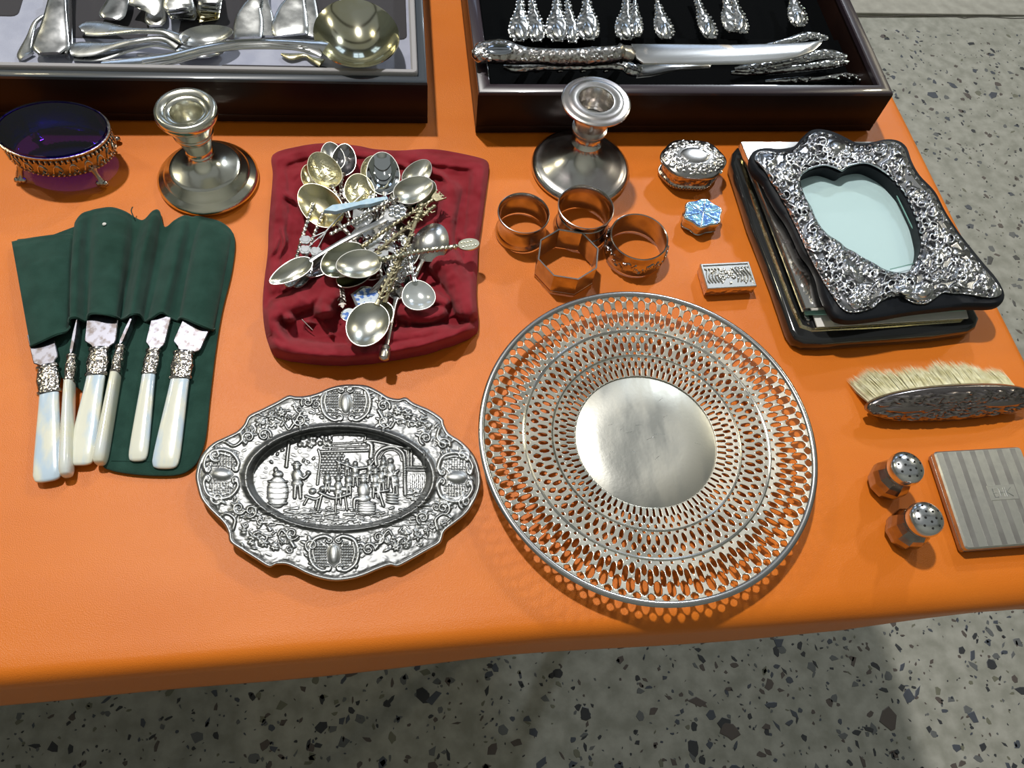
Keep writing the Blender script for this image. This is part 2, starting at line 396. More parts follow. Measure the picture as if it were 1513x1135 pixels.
for mi, m in enumerate(CHIPS):
    g = G()
    for k in range(2300 if mi < 4 else 1000):
        if rnd.random() < .5: x, y = rnd.uniform(-.7, 1.5), rnd.uniform(-.3, .4)
        else: x, y = rnd.uniform(.8, 2.6), rnd.uniform(.2, 1.66)
        s = .0022 + .008 * rnd.random() ** 2.6; g.add(*chip(x, y, s, .0004))
    tag(g.obj('stone_chip', m, floor, smooth=False), kind='stuff')

# ------------------------------------------------------------------ table and cloth
_c = [P(a, b) for a, b in ((0, 985), (380, 953), (760, 922), (1034, 897), (1300, 868), (1513, 842))]      # front crease of the cloth
_h = [P(a, b) for a, b in ((0, 1047), (380, 1008), (760, 969), (1034, 946), (1300, 925), (1513, 897))]    # where its hem hangs
EL = [(-.9, _c[0].y + .028)] + [(q.x, q.y) for q in _c] + [(.5448, _c[-1].y - .006)]
HL = [(-.9, _h[0].y + .028)] + [(q.x, q.y) for q in _h] + [(.5448, _h[-1].y + .002)]
def front_y(x): return np.interp(x, [e[0] for e in EL], [e[1] for e in EL])
RX = .5448
def roll_r(x): return .012 + .012 * min(1, max(0, (x - .1) / .35))
def hem_d(x): return max(.012, CH * ((front_y(x) - roll_r(x)) / np.interp(x, [e[0] for e in HL], [e[1] for e in HL]) - 1) - .014)
tb = thing('folding_table', 'long trestle table hidden under the orange cloth', 'table', (0, .6, 0))
g = G(); g.add(*g_prism([(-1.2, .165 - .6), (-.26, .131 - .6), (.07, .116 - .6), (.30, .102 - .6), (RX - .012, .085 - .6), (RX - .012, .70), (-1.2, .70)], bev(TZ - .032, TZ - .004, .01))); g.obj('tabletop', PLYW, tb)
for yy in (-.25, .35):
    for xx in (.32,):
        g = G(); g.add(*g_sweep([(xx, yy, TZ - .03), (xx, yy, .06), (xx, yy + .02, .02)], .03, .03, 10)); g.obj('leg', METP, tb)
g = G(); g.add(*g_sweep([(.32, -.25, .02), (.32, .35, .02)], .03, .03, 10)); g.obj('foot_bar', METP, tb)

nx, ntop = 220, 150
xs = np.concatenate([np.linspace(-.95, RX, nx)]); prof = []      # rows: deep top grid, then the roll over the front edge
V = []; rows = []
CRY = P(200, 533).y
for j in range(ntop):
    t = j / (ntop - 1); row = []
    for x in xs:
        y0 = front_y(x); y = 1.25 + (y0 - 1.25) * t
        z = TZ - .0012 + .0006 * mnoise.noise(Vector((x * 9, y * 9, 0))) + .0007 * mnoise.noise(Vector((x * 3, y * 22, 4)))
        row.append((x, y, z + 0.0008 * math.exp(-((y - CRY) / .0022) ** 2)))
    rows.append(row)
for k in range(1, 15):
    row = []
    for x in xs:
        y0 = front_y(x); sc = .003 * math.sin(x * 21) + .003 * mnoise.noise(Vector((x * 6, 1, 0)))
        dep = hem_d(x) + .003 * mnoise.noise(Vector((x * 9, 7, 0)))
        if k <= 5: a = k / 5 * math.pi / 2; y = y0 - roll_r(x) * math.sin(a); z = TZ - .0012 - .014 * (1 - math.cos(a))
        else: q = (k - 5) / 9; y = y0 - roll_r(x) + .3 * sc * q; z = TZ - .015 - dep * q
        row.append((x, y, z))
    rows.append(row)
nrow = len(rows); ncol = nx + 11
for j, row in enumerate(rows):                                   # roll over the right-hand edge
    V += row; xl, yl, zl = row[-1]
    for k in range(1, 12):
        if k <= 4: a = k / 4 * math.pi / 2; dx = .010 * math.sin(a); dz = -.012 * (1 - math.cos(a))
        else: q = (k - 4) / 7; dx = .010 + .002 * math.sin(yl * 40) * q; dz = -.012 - .06 * q
        V.append((xl + dx, yl, min(zl, TZ - .0012 + dz) if j >= ntop else zl + dz))
F = []
for j in range(nrow - 1):
    for i in range(ncol - 1): a = j * ncol + i; F.append((a, a + 1, a + ncol + 1, a + ncol))
cl = mk('tablecloth', V, F, ORANGE, ang=80); tag(cl, 'bright orange cloth covering the table and hanging over its front edge', 'tablecloth')
sm = cl.modifiers.new('thickness', 'SOLIDIFY'); sm.thickness = .0008; sm.offset = -1

# ------------------------------------------------------------------ the two cutlery boxes
def canteen(name, label, loc, rz, W, D, Hh, rim, rimm, inner):
    t = thing(name, label, 'box', loc, rz)
    wt = .011
    g = G(); g.add(*g_box(0, W, 0, D, .001, .010, .001)); g.obj('bottom_board', WOOD, t)
    for nm, bx in (('front_panel', (0, W, 0, wt)), ('back_panel', (0, W, D - wt, D)), ('side_panel', (0, wt, wt, D - wt)), ('side_panel', (W - wt, W, wt, D - wt))):
        g = G(); g.add(*g_box(*bx, .010, Hh - .003, .0006)); g.obj(nm, WOOD, t)
    r = rim
    g = G()   # rim moulding
    o = [(0, 0), (W, 0), (W, D), (0, D)]; v = []; f = []
    for ins, z in ((0, Hh - .003), (.0004, Hh - .0008), (.0014, Hh), (r - .001, Hh), (r, Hh - .001), (r, Hh - .006)):
        v += [(a, b, z) for a, b in offset(o, ins)]
    for k in range(5):
        for i in range(4): j = (i + 1) % 4; f.append((k * 4 + i, k * 4 + j, k * 4 + 4 + j, k * 4 + 4 + i))
    g.add(v, f); g.obj('rim', rimm, t)
    return t
BH = .05
A = P(706.7, 137, BH)
rb = canteen('cutlery_box', 'dark wooden box of ornate handled cutlery with black lining, behind the frames', (A.x, A.y, TZ), math.radians(-1.84), .4075, .32, BH, .012, WOODL, FELT)
g = G(); g.add(*g_box(.011, .3965, .011, .309, .010, .018)); g.obj('lining', FELT, rb, smooth=False)
g = G(); g.add(*g_box(.012, .3955, .078, .108, .018, .026, .003))
g.obj('rack', FELT, rb)
A2 = P(632, 122, BH)
lb = canteen('cutlery_box', 'dark wooden box with pale grey velvet lining holding plain cutlery, behind the salt cellar', (A2.x - .4995, A2.y + .025, TZ), math.radians(-2.86), .50, .34, BH, .0085, SLATE, VELV)
g = G(); v, f = g_prism(rect(.483, .323, .004, 2, .25, .17), [(0, .046), (0, .052), (.001, .0533), (.0045, .0533), (.006, .051), (.006, .030)])
g.add(v, f[:-2]); g.obj('padded_edge', VELD, lb)
g = G(); g.add(*g_box(.012, .488, .012, .328, .010, .031)); g.obj('lining', VELV, lb, smooth=False)
g = G()
for cx_, cy_, ww, dd in ((.075, .135, .10, .07), (.20, .115, .085, .085), (.305, .12, .07, .09), (.36, .030, .10, .022), (.395, .14, .045, .10), (.458, .125, .05, .09), (.2, .03, .12, .014), (.035, .05, .02, .06)):
    g.add(*g_prism(rect(ww, dd, .006, 3, cx_, cy_), [(0, .0312), (.001, .0317)]))
tag(g.obj('slot', SLOT, lb, smooth=False), None)

# ------------------------------------------------------------------ cutlery
def ware(name, label, cat, group, path, m, bowl=None, tines=None, parts=(), sq=1.0, seg=10, n=26, hm=None):
    """path rows: px, py, height, width px-ish (metres), thickness"""
    c = P(*path[0][:3]); t = thing(name, label, cat, c, 0, group)
    pts = spline([[*P(a, b, h), wd, th] for a, b, h, wd, th in path], n)
    g = G(); g.add(*g_sweep(pts[:, :3], pts[:, 3], pts[:, 4], seg, sq=sq)); g.obj('handle', hm or m, t, sub=c)
    if bowl:
        bx, by, bh, bl, bw, bd = bowl; e = pts[-1, :3]; o = P(bx, by, bh); xa = (Vector(e) - o); xa = Vector((xa.x, xa.y, 0)).normalized()
        ya = Vector((0, 0, 1)).cross(xa); mt = Matrix((( xa.x, ya.x, 0, o.x), (xa.y, ya.y, 0, o.y), (0, 0, 1, o.z), (0, 0, 0, 1)))
        g = G(); g.add(*g_bowl(bl, bw, bd), mtx=mt); g.obj('bowl', m, t, sub=c)
    return t
S = .00067   # metres per photo pixel up at the boxes
def bossed(t, px, py, h, w_, l_, ang, m, name='boss'):
    c = P(px, py, h); q = G(); v, f = g_ball((0, 0, 0), 1, 1, 16, 8)
    a = math.radians(ang); q.add([((x * l_ * math.cos(a) - y * w_ * math.sin(a)), (x * l_ * math.sin(a) + y * w_ * math.cos(a)), z * .0018) for x, y, z in v], f)
    o = q.obj(name, m, t, sub=(0, 0, 0)); o.location = c - t.location; return o
# right box: ornate handle ends in a row, tips towards the viewer
hs = [(770, -30, 766, 62, 24, 2, 'first from the left'), (782, -30, 793, 62, 22, -12, 'second from the left'),
      (822, -30, 823, 62, 26, 3, 'third from the left'), (834, -30, 846, 64, 18, -14, 'half hidden behind the third'), (865, -35, 870, 60, 26, 0, 'fourth broad one'),
      (926, -30, 925, 60, 26, 0, 'above the carving knife bolster'), (937, -20, 940, 55, 16, -14, 'narrow, right of bolster'),
      (965, -20, 985, 58, 22, -20, 'with a blue mirror oval'), (1018, -30, 1052, 58, 20, -26, 'slanting, beside the blue oval one'),
      (1066, -30, 1084, 48, 22, -20, 'rough cast, left of the gap'), (1076, -30, 1099, 50, 16, -34, 'crossing the rough cast one'), (1164, -35, 1182, 40, 22, -22, 'alone at the right')]
for i, (x0, y0, x1, y1, wp, an, d) in enumerate(hs):
    L = [(x0 + (x1 - x0) * t, y0 + (y1 - y0) * t) for t in (0, .25, .5, .66, .82, .94, 1)]
    wp *= 1.35; ws = [.30, .26, .42, .85, 1.0, .8, .25]; hb = .034 - .0015 * (i % 2)
    t = ware('dessert_fork' if i % 3 else 'table_spoon', 'ornate silver cutlery handle in the black lined box, ' + d, 'fork' if i % 3 else 'spoon', 'ornate cutlery in the black lined box',
             [(a, b, hb + .010 * (1 - k / 6), wp * S * q, .0042) for k, ((a, b), q) in enumerate(zip(L, ws))], ORNB, seg=14)
    if d.startswith(('rough', 'slanted')) is False:
        kx, ky = L[4]; bossed(t, kx, ky, hb + .0066, wp * S * .22, 16 * S, 90 + an * .8, SILB)
    g = G()
    for sgn in (-1, 1):
        for k in range(12):
            tt = .36 + .62 * k / 11; xx = x0 + (x1 - x0) * tt; yy = y0 + (y1 - y0) * tt; wq = np.interp(tt, (0, .25, .5, .66, .82, .94, 1), ws)
            c = P(xx + sgn * wp * wq * .46, yy, hb + .010 * (1 - tt) + .0012); g.add(*g_ball(c, .0013 + .0006 * (k % 2), 1, 7, 4))
    tag(g.obj('beaded_edge', SILB, t, sub=t.location), kind='stuff')
# carving knife across the box
h0 = .060
t = ware('carving_knife', 'large carving knife with chased silver handle lying across the dark box', 'knife', None,
         [(697, 79, h0, .004, .006), (706, 79, h0, .020, .014), (722, 77, h0, .024, .017), (742, 77, h0, .026, .019), (764, 81, h0, .020, .016), (790, 83, h0, .0155, .014),
          (840, 85, h0, .0165, .015), (880, 83, h0, .0175, .016), (905, 81, h0, .016, .016), (914, 80, h0, .014, .015)], SILT, seg=20, n=60, hm=mat('chased_dark_silver', (.62, .60, .58), 1, .24, col2=(.30, .27, .25), vscale=330, lo=.5, hi=.6, bump=.8, bscale=260, kind='voronoi', bdist=.0014))
bossed(t, 738, 73, h0 + .0088, .0075, .013, 0, mat('blued_silver', (.55, .58, .64), 1, .1))
g = G()
for k in range(26):
    a = rnd.uniform(0, 1); g.add(*g_ball(P(700 + 22 * a + rnd.uniform(0, 6), 78 + rnd.uniform(-9, 9) * (.4 + a), h0 + .004 + .003 * a), rnd.uniform(.0014, .0026), 1, 7, 5))
for k in range(30):
    xx = rnd.choice((rnd.uniform(770, 805), rnd.uniform(855, 905))); g.add(*g_ball(P(xx, 84 + rnd.uniform(-9, 6), h0 + .0058), rnd.uniform(.0009, .0018), 1, 7, 5))
tag(g.obj('chased_flowers', SILB, t, sub=t.location), kind='stuff')
g = G(); g.add(*g_sweep([P(912, 80, h0), P(917, 79, h0), P(922, 79, h0), P(930, 80, h0), P(938, 82, h0)], [.012, .019, .015, .019, .012], [.012, .018, .014, .012, .005], 16)); g.obj('bolster', SILT, t, sub=t.location)
bp = [(932, 66), (1000, 66), (1080, 67), (1160, 65), (1195, 63), (1216, 60), (1214, 66), (1202, 77), (1180, 85), (1150, 91), (1100, 95), (1030, 96), (950, 95), (940, 88)]
bl = [P(a, b, h0 - .002) for a, b in bp]; g = G(); g.add(*g_prism([(q.x, q.y) for q in bl], [(.0014, TZ + h0 - .003), (0, TZ + h0 - .002), (.0005, TZ + h0 - .0008), (.003, TZ + h0)])); g.obj('blade', BLADE, t, sub=t.location)
# the rest of the carving set below it
t = ware('table_knife', 'knife lying under the carving blade, its handle to the left', 'knife', None, [(744, 99, .040, .004, .004), (760, 100, .040, .012, .009), (800, 98, .040, .010, .008), (850, 97, .040, .010, .008), (915, 96, .040, .012, .009), (935, 103, .040, .016, .010), (945, 99, .040, .010, .005)], ORNB, n=40)
bl = [P(a, b, .040) for a, b in ((945, 95), (1000, 91), (1053, 93), (1049, 100), (1000, 104), (960, 113), (940, 115))]; g = G(); g.add(*g_prism([(q.x, q.y) for q in bl], [(0, TZ + .039), (0, TZ + .0395), (.002, TZ + .041)])); g.obj('blade', BLADE, t, sub=t.location)
for k in range(5):
    x = 762 + 34 * k; t = ware('table_fork', 'chased silver handle end poking out below the carving knife handle, %s' % ('leftmost', 'second from the left', 'middle one', 'fourth, thin', 'rightmost, by the bolster')[k], 'fork', 'cutlery under the carving knife handle',
         [(x + 14, 86, .030, .006, .003), (x + 6, 94, .032, .008, .004), (x - 2, 102, .034, .008, .005), (x - 6, 106, .034, .003, .003)], ORNB, n=12)
rr = [((1085, 103), (1110, 100), (1170, 90), (1216, 80), (1250, 84), .040, .013, 'topmost of the three crossing to the right corner'), ((1080, 108), (1112, 106), (1180, 101), (1226, 95), (1252, 92), .036, .011, 'middle of the three crossing to the right corner'),
      ((1130, 121), (1170, 119), (1210, 118), (1250, 113), (1281, 118), .026, .008, 'lowest, flat against the front wall of the dark box'), ((1080, 84), (1120, 74), (1160, 63), (1195, 54), (1222, 57), .046, .011, 'behind the tip of the carving blade')]
for (a, b, c, d, e, hh, wd, lab) in rr:
    t = ware('table_knife', 'chased silver handled knife, ' + lab, 'knife', 'knives beside the carving knife', [(*a, hh - .004, wd * .4, .004), (*b, hh - .002, wd * .9, .007), (*c, hh, wd * .75, .008), (*d, hh, wd, .009), (*e, hh, wd * .5, .005)], ORNB, n=30, seg=12)
    g = G()
    for k in range(22):
        q = k / 21; x = b[0] + (e[0] - b[0]) * q; y = np.interp(x, (b[0], c[0], d[0], e[0]), (b[1], c[1], d[1], e[1]))
        if q > .55 or q < .25: g.add(*g_ball(P(x, y + 3 * math.sin(k * 2.1), hh + .0035), .0018, 1, 7, 5))
    tag(g.obj('beaded_edge', SILB, t, sub=t.location), kind='stuff')

# left box
def fid(label, pts, grp, hh, ws=None, m=SILW, cat='fork', name='dessert_fork', th=.003, **k):
    ws = ws or [.25, .3, .7, 1, .8][:len(pts)]
    return ware(name, label, cat, grp, [(x, y, hh + dz, wd * S, th) for (x, y, dz, wd) in pts], m, **k)
GP = 'plain cutlery in the grey velvet box'
fid('broad plain handle end pointing to the viewer at the left of the grey velvet box', [(88, -40, .012, 18), (84, 0, .010, 24), (80, 35, .006, 34), (76, 58, .003, 44), (74, 70, .002, 46), (73, 79, .0015, 30)], GP, .040, n=26, seg=16, sq=.8, m=SILB)
fid('second broad handle directly beneath the leftmost one in the grey velvet box', [(88, -40, .006, 18), (86, 30, .003, 34), (80, 66, .001, 46), (78, 82, .0, 36)], GP, .036, seg=16, sq=.8)
fid('fork standing on edge beside the broad leftmost handle', [(102, -20, .004, 4), (103, 25, .004, 5), (102, 60, .002, 6), (100, 84, 0, 5)], GP, .036, th=.010, m=SILW)
fid('thin fork slanting at the far left end of the grey velvet box', [(64, 24, .004, 6), (52, 34, .003, 7), (44, 55, .001, 10), (36, 78, 0, 18), (40, 84, 0, 22)], GP, .034)
fid('handle end above the left spoons, tilted left', [(180, -30, .006, 20), (174, 0, .004, 30), (166, 20, .002, 36), (163, 28, .001, 26)], GP, .038, seg=14, m=SILB)
fid('broad handle end with rolled tip above the spoons', [(220, -30, .010, 20), (216, -6, .008, 40), (214, 10, .005, 44), (212, 16, .003, 36)], GP, .040, seg=14)
fid('round spoon tip hanging below the broad rolled handle', [(232, -8, .004, 18), (231, 14, .002, 26), (230, 30, .001, 29), (230, 38, 0, 18)], GP, .036, seg=14, m=SIL)
for k in range(4): fid('handle in the stacked group above the spoons, %s' % ('topmost', 'second from the top', 'third from the top', 'lowest')[k], [(266, -40, .006, 22), (264, -8, .004, 34), (262 + 3 * k, 8 + 5 * k, .001, 38), (263 + 3 * k, 14 + 5 * k, 0, 26)], GP, .050 - .0045 * k, seg=14, m=SILW)
for k in range(5): fid('rounded handle end in the right-hand stack above the spoons, %s' % ('topmost', 'second from the top', 'middle', 'second from the bottom', 'lowest')[k], [(308, -40, .004, 22), (309, -12, .002, 28), (311 - k, 0 + 6 * k, 0, 32), (311 - k, 5 + 6 * k, -.001, 22)], GP, .052 - .0045 * k, seg=14, m=GILT if k > 2 else SILW)
fid('fiddle shaped handle end left of the ladle bowl, lightly scratched', [(378, -40, .008, 16), (378, -4, .006, 16), (372, 10, .004, 26), (368, 28, .002, 38), (366, 48, 0, 40), (366, 56, 0, 38)], GP, .038, seg=14, sq=.75, m=SILW)
fid('fiddle shaped handle behind the scratched one', [(388, -40, .006, 16), (389, 0, .004, 16), (390, 24, .002, 26), (389, 54, 0, 34)], GP, .034, seg=14, sq=.75)
fid('wide fiddle handle end touching the ladle bowl', [(440, -40, .008, 16), (437, -4, .006, 26), (432, 14, .004, 40), (428, 38, .002, 50), (430, 52, 0, 46)], GP, .038, seg=14, sq=.75, m=SILW)
fid('narrow handle behind the wide fiddle handle by the ladle', [(452, -30, .006, 16), (456, 10, .004, 24), (457, 45, .001, 30), (456, 54, 0, 24)], GP, .034, seg=14)
# spoons lying across
def across(label, path, bowl, m=SILB): return ware('table_spoon', label, 'spoon', 'spoons lying across the grey velvet box', path, m, bowl=bowl, seg=14, n=30)
across('silver spoon lying across the grey velvet box with a bright round highlight in its bowl', [(119, 44, .040, .010, .003), (128, 42, .040, .019, .003), (150, 43, .041, .020, .003), (176, 45, .044, .013, .003), (205, 46, .047, .007, .004), (240, 47, .049, .007, .004), (258, 53, .048, .010, .003), (275, 60, .048, .013, .003)], (305, 52, .050, .046, .026, .008), SILW)
across('silver spoon whose handle lies below the first crossing spoon', [(103, 75, .038, .014, .003), (115, 73, .038, .020, .003), (140, 72, .039, .018, .003), (165, 68, .041, .010, .003), (200, 61, .044, .007, .004), (240, 57, .045, .007, .004), (265, 68, .044, .012, .003)], (296, 64, .043, .046, .026, .008), SILW)
across('spoon at the bottom of the crossing group with its thin neck showing', [(110, 84, .034, .010, .002), (150, 82, .035, .014, .002), (190, 73, .037, .008, .003), (225, 66, .039, .006, .003), (248, 68, .038, .007, .003), (262, 72, .036, .008, .003)], (300, 72, .037, .040, .024, .006))
across('teaspoon handle curving against the padded front edge', [(203, 80, .034, .004, .002), (215, 83, .034, .010, .002), (235, 84, .034, .008, .002), (262, 80, .034, .006, .003), (285, 76, .034, .008, .003)], None)
t = ware('ladle', 'large silver soup ladle with a ribbed handle in the grey velvet box', 'ladle', None,
         [(150, 96, .036, .010, .003), (200, 94, .040, .018, .003), (250, 86, .046, .014, .004), (300, 74, .053, .013, .005), (350, 66, .058, .013, .005), (400, 65, .060, .013, .005), (440, 67, .057, .014, .005), (468, 71, .057, .020, .004), (480, 74, .057, .022, .003)],
         mat('ladle_silver', (.82, .82, .80), 1, .16), seg=16, n=50)
for s in (-1, 0, 1):
    g = G(); g.add(*g_sweep([P(x, y + 3.4 * s + 1, h + .0026) for x, y, h in ((210, 92, .041), (250, 86, .046), (300, 74, .053), (350, 66, .058), (400, 65, .060), (440, 68, .058), (468, 73, .054))], .0015, .0012, 6)); g.obj('rib', SILB, t, sub=t.location)
c = P(526, 47, .057); g = G(); v, f = g_bowl(.100, .076, .021, egg=.06, thick=.0012, na=56, nr=14)
mt = Matrix.Translation(c) @ Matrix.Rotation(math.radians(-84), 4, 'Z') @ Matrix.Rotation(math.radians(-4), 4, 'Y'); g.add(v, f, mtx=mt)
g.obj('bowl', mat('pale_gilt_silver', (.78, .76, .60), 1, .12, col2=(.70, .66, .44), vscale=30, lo=.4, hi=.6), t, sub=t.location)
t = ware('sauce_spoon', 'thin curled spoon handle lying under the ladle near the padded edge', 'spoon', None, [(416, 80, .034, .003, .002), (430, 84, .034, .009, .003), (450, 82, .034, .005, .003), (462, 88, .034, .006, .003), (476, 93, .034, .012, .003)], GILT)
t = fid('thin striped handle lying under the ladle handle', [(180, 100, 0, 10), (240, 96, .002, 8), (260, 92, .003, 6), (290, 84, .004, 6)], GP, .036)

# ------------------------------------------------------------------ salt cellar, candlesticks
def at(px, py, h=0.0): return P(px, py, h)
RM = at(78, 193, .036); BC = Vector((RM.x, RM.y, TZ))
sc = thing('salt_cellar', 'oval pierced silver salt cellar with a cobalt blue glass liner on claw feet', 'salt cellar', BC, math.radians(-6))
ax = PR(-10, 163, 193, .036); by = ax * .72
def g_ovalwall(prof, seg, holes=None): return g_lathe(prof, seg, 1, by / ax)
prof = [(ax * .86, .0125), (ax * .90, .0125), (ax * .94, .016), (ax * .955, .022), (ax * .965, .030), (ax * .985, .0345), (ax * 1.0, .0355), (ax * 1.0, .0370), (ax * .965, .0372), (ax * .955, .0345), (ax * .94, .030), (ax * .92, .022), (ax * .90, .016), (ax * .86, .0140)]
g = G(); g.add(*g_lathe(prof, 80, 1, by / ax, close=True)); g.obj('pierced_body', mat('salt_body_silver', (.40, .37, .34), 1, .22, col2=(.26, .24, .22), vscale=160, bump=.25, bscale=300), sc)
g = G()      # bead and slot rows round the body
for k in range(64):
    a = 2 * math.pi * k / 64
    for z, s in ((.0318, .0011), (.0155, .0010)): g.add(*g_ball((ax * (.972 if z > .03 else .945) * math.cos(a), by * (.972 if z > .03 else .945) * math.sin(a), z), s, 1.9 if z > .03 else 1, 6, 4))
tag(g.obj('bead_row', SIL, sc), kind='stuff')
g = G()
for k in range(64):
    a = 2 * math.pi * (k + .5) / 64; c, q = math.cos(a), math.sin(a)
    v, f = g_box(-.0004, .0004, -.0006, .0006, -.0022, .0022); mt = Matrix.Translation((ax * .976 * c, by * .976 * q, .0316)) @ Matrix.Rotation(a, 4, 'Z'); g.add(v, f, mtx=mt)
tag(g.obj('slot_row', HOLE, sc, smooth=False), kind='stuff')
g = G()
for k in range(22):
    a = 2 * math.pi * k / 22; pts = [(ax * .966 * math.cos(a + d), by * .966 * math.sin(a + d), z) for d, z in ((-.10, .019), (-.04, .026), (.03, .027), (.08, .022), (.04, .0185), (.0, .021))]
    g.add(*g_sweep(spline(pts, 10), .0013, .0013, 6))
tag(g.obj('scroll_band', SIL, sc), kind='stuff')
for k, (fx, fy, d) in enumerate(((-.62, -.62, 1), (.62, -.62, 1), (-.62, .62, 1), (.62, .62, 1))):
    g = G(); x, y = ax * fx, by * fy
    g.add(*g_sweep([(x, y, .016), (x * 1.06, y * 1.10, .011), (x * 1.12, y * 1.16, .006), (x * 1.16, y * 1.24, .003)], [.0075, .0042, .0042, .007], [.006, .004, .004, .005], 10))
    for q in (-1, 0, 1): g.add(*g_ball((x * 1.17 + q * .0028, y * 1.27, .0026), .0026, 1, 8, 5))
    g.obj('claw_foot', SILT, sc)
g = G(); lp = [(1e-5, .0105), (ax * .5, .0108), (ax * .76, .0125), (ax * .88, .018), (ax * .905, .030), (ax * .935, .0385), (ax * .962, .0392), (ax * .966, .0380)]
g.add(*g_lathe(lp, 72, 1, by / ax)); o = g.obj('glass_liner', COBALT, sc); o['label'] = 'deep blue glass liner'

def candlestick(name, label, base, r, prof, m, socket=None):
    t = thing(name, label, 'candlestick', (base.x, base.y, TZ))
    g = G(); g.add(*g_lathe(prof[0], 72)); g.obj('foot', m, t, ang=50)
    g = G(); g.add(*g_lathe(prof[1], 56)); g.obj('stem', m, t, ang=50)
    g = G(); g.add(*g_lathe(prof[2], 56, close=True)); g.obj('candle_socket', m, t, ang=50)
    return t
b1 = at(309, 264); r = PR(234, 384, 262, .006); k = r
CSM = mat('polished_silver', (.86, .85, .76), 1, .18, col2=(.76, .74, .63), vscale=40, rough2=.2)
candlestick('candlestick', 'short polished silver candlestick with stepped round foot, right of the salt cellar', b1, r, [
    [(k * .96, 0), (k, .001), (k * 1.0, .003), (k * .95, .0055), (k * .86, .0075), (k * .84, .0085), (k * .80, .0115), (k * .72, .0135), (k * .705, .0150), (k * .68, .0160), (k * .62, .0168), (k * .45, .019), (k * .30, .0225), (k * .22, .027), (k * .19, .031)],
    [(k * .17, .031), (k * .25, .0315), (k * .27, .0335), (k * .24, .0355), (k * .26, .040), (k * .33, .050), (k * .355, .0535), (k * .38, .0545), (k * .385, .0565), (k * .37, .0575), (k * .42, .064), (k * .52, .0715), (k * .46, .0712), (k * .30, .0585), (1e-5, .0585)],
    [(k * .50, .0700), (k * .545, .0725), (k * .575, .0755), (k * .575, .0785), (k * .54, .0810), (k * .47, .0815), (k * .42, .0800), (k * .385, .0795), (k * .375, .0785), (k * .30, .0780), (k * .285, .0770), (k * .27, .060), (k * .26, .056), (k * .24, .0555), (k * .22, .0560), (k*.25,.0585),(k*.34,.062), (k * .40, .066)]], CSM)
b2 = at(857, 249); r = PR(785, 928, 240, .004); k = r
candlestick('candlestick', 'taller tarnished silver candlestick with a wide flat drip ring, behind the napkin rings', b2, r, [
    [(k * .96, 0), (k, .0012), (k * .995, .0035), (k * .93, .0058), (k * .90, .0064), (k * .86, .0066), (k * .80, .0085), (k * .62, .0125), (k * .44, .0175), (k * .30, .0235), (k * .23, .029), (k * .21, .033)],
    [(k * .19, .033), (k * .29, .034), (k * .31, .036), (k * .27, .0385), (k * .235, .042), (k * .27, .046), (k * .335, .049), (k * .34, .052), (k * .29, .053), (k * .31, .056), (k * .36, .064), (k * .405, .074), (k * .41, .0765), (k * .36, .0760), (k * .31, .061), (1e-5, .061)],
    [(k * .40, .0755), (k * .50, .0775), (k * .60, .0790), (k * .645, .0805), (k * .645, .0820), (k * .60, .0832), (k * .55, .0826), (k * .50, .0835), (k * .44, .0842), (k * .39, .0836), (k * .33, .0838), (k * .315, .0825), (k * .30, .066), (k * .28, .062), (k * .27, .0615), (k * .30, .065)]],
    mat('tarnished_candlestick_silver', (.76, .74, .70), 1, .18, col2=(.58, .53, .52), vscale=38, lo=.42, hi=.6, rough2=.26))

# ------------------------------------------------------------------ napkin rings
def nring(label, cen, h, prof, m, seg=64, deco=None, rz=0.0, ang=40, flat=False):
    c = at(*cen, h); t = thing('napkin_ring', label, 'napkin ring', (c.x, c.y, TZ), rz, 'silver napkin rings')
    g = G(); g.add(*g_lathe(prof, seg, close=True)); g.obj('band', m, t, ang=ang, smooth=not flat); return t
RS = mat('ring_silver', (.66, .62, .58), 1, .16, col2=(.44, .40, .38), vscale=70, rough2=.24)
def flared(r, H): return [(r * .96, .0003), (r * .99, .0005), (r, .0015), (r * .985, .003), (r * .93, .0055), (r * .915, .0065), (r * .90, .009), (r * .89, H * .5), (r * .90, H - .009), (r * .92, H - .0055), (r * .97, H - .003), (r * .99, H - .0012), (r * .98, H - .0002), (r * .955, H), (r * .93, H - .001), (r * .90, H - .004), (r * .865, H - .008), (r * .855, H * .5), (r * .865, .008), (r * .90, .004), (r * .935, .001)]
r1 = PR(735, 813, 314, .027)
t = nring('plain flared silver napkin ring, leftmost of the four', (774, 314), .027, flared(r1, .027), RS)
r2 = PR(824, 908, 305, .030)
t = nring('flared silver napkin ring against the foot of the tall candlestick', (866, 305), .030, flared(r2, .030), RS)
for q in (.0085, .0215):
    g = G(); g.add(*g_lathe([(r2 * .905, q - .0008), (r2 * .93, q), (r2 * .905, q + .0008), (r2 * .89, q)], 56, close=True)); g.obj('raised_line', RS, t)
r3 = PR(794, 887, 388, .024) * 1.03
t = nring('plain eight sided silver napkin ring, nearest to the pierced plate', (840, 375), .024, [(r3 * .99, 0), (r3 * 1.0, .0006), (r3 * .99, .0020), (r3 * .975, .0026), (r3 * .975, .0224), (r3 * .99, .0232), (r3 * .985, .024), (r3 * .94, .024), (r3 * .93, .0235), (r3 * .93, .0005), (r3 * .95, 0)], RS, seg=8, rz=math.radians(8), flat=True)
r4 = PR(903, 988, 350, .024)
R4P = [(r4 * 1.0, .0003), (r4 * 1.03, .0012), (r4 * 1.02, .0025), (r4 * 1.05, .006), (r4 * 1.075, .012), (r4 * 1.05, .018), (r4 * 1.0, .0215), (r4 * 1.0, .0235), (r4 * .975, .024), (r4 * .945, .0235), (r4 * .955, .020), (r4 * .985, .012), (r4 * .955, .004), (r4 * .95, .0005)]
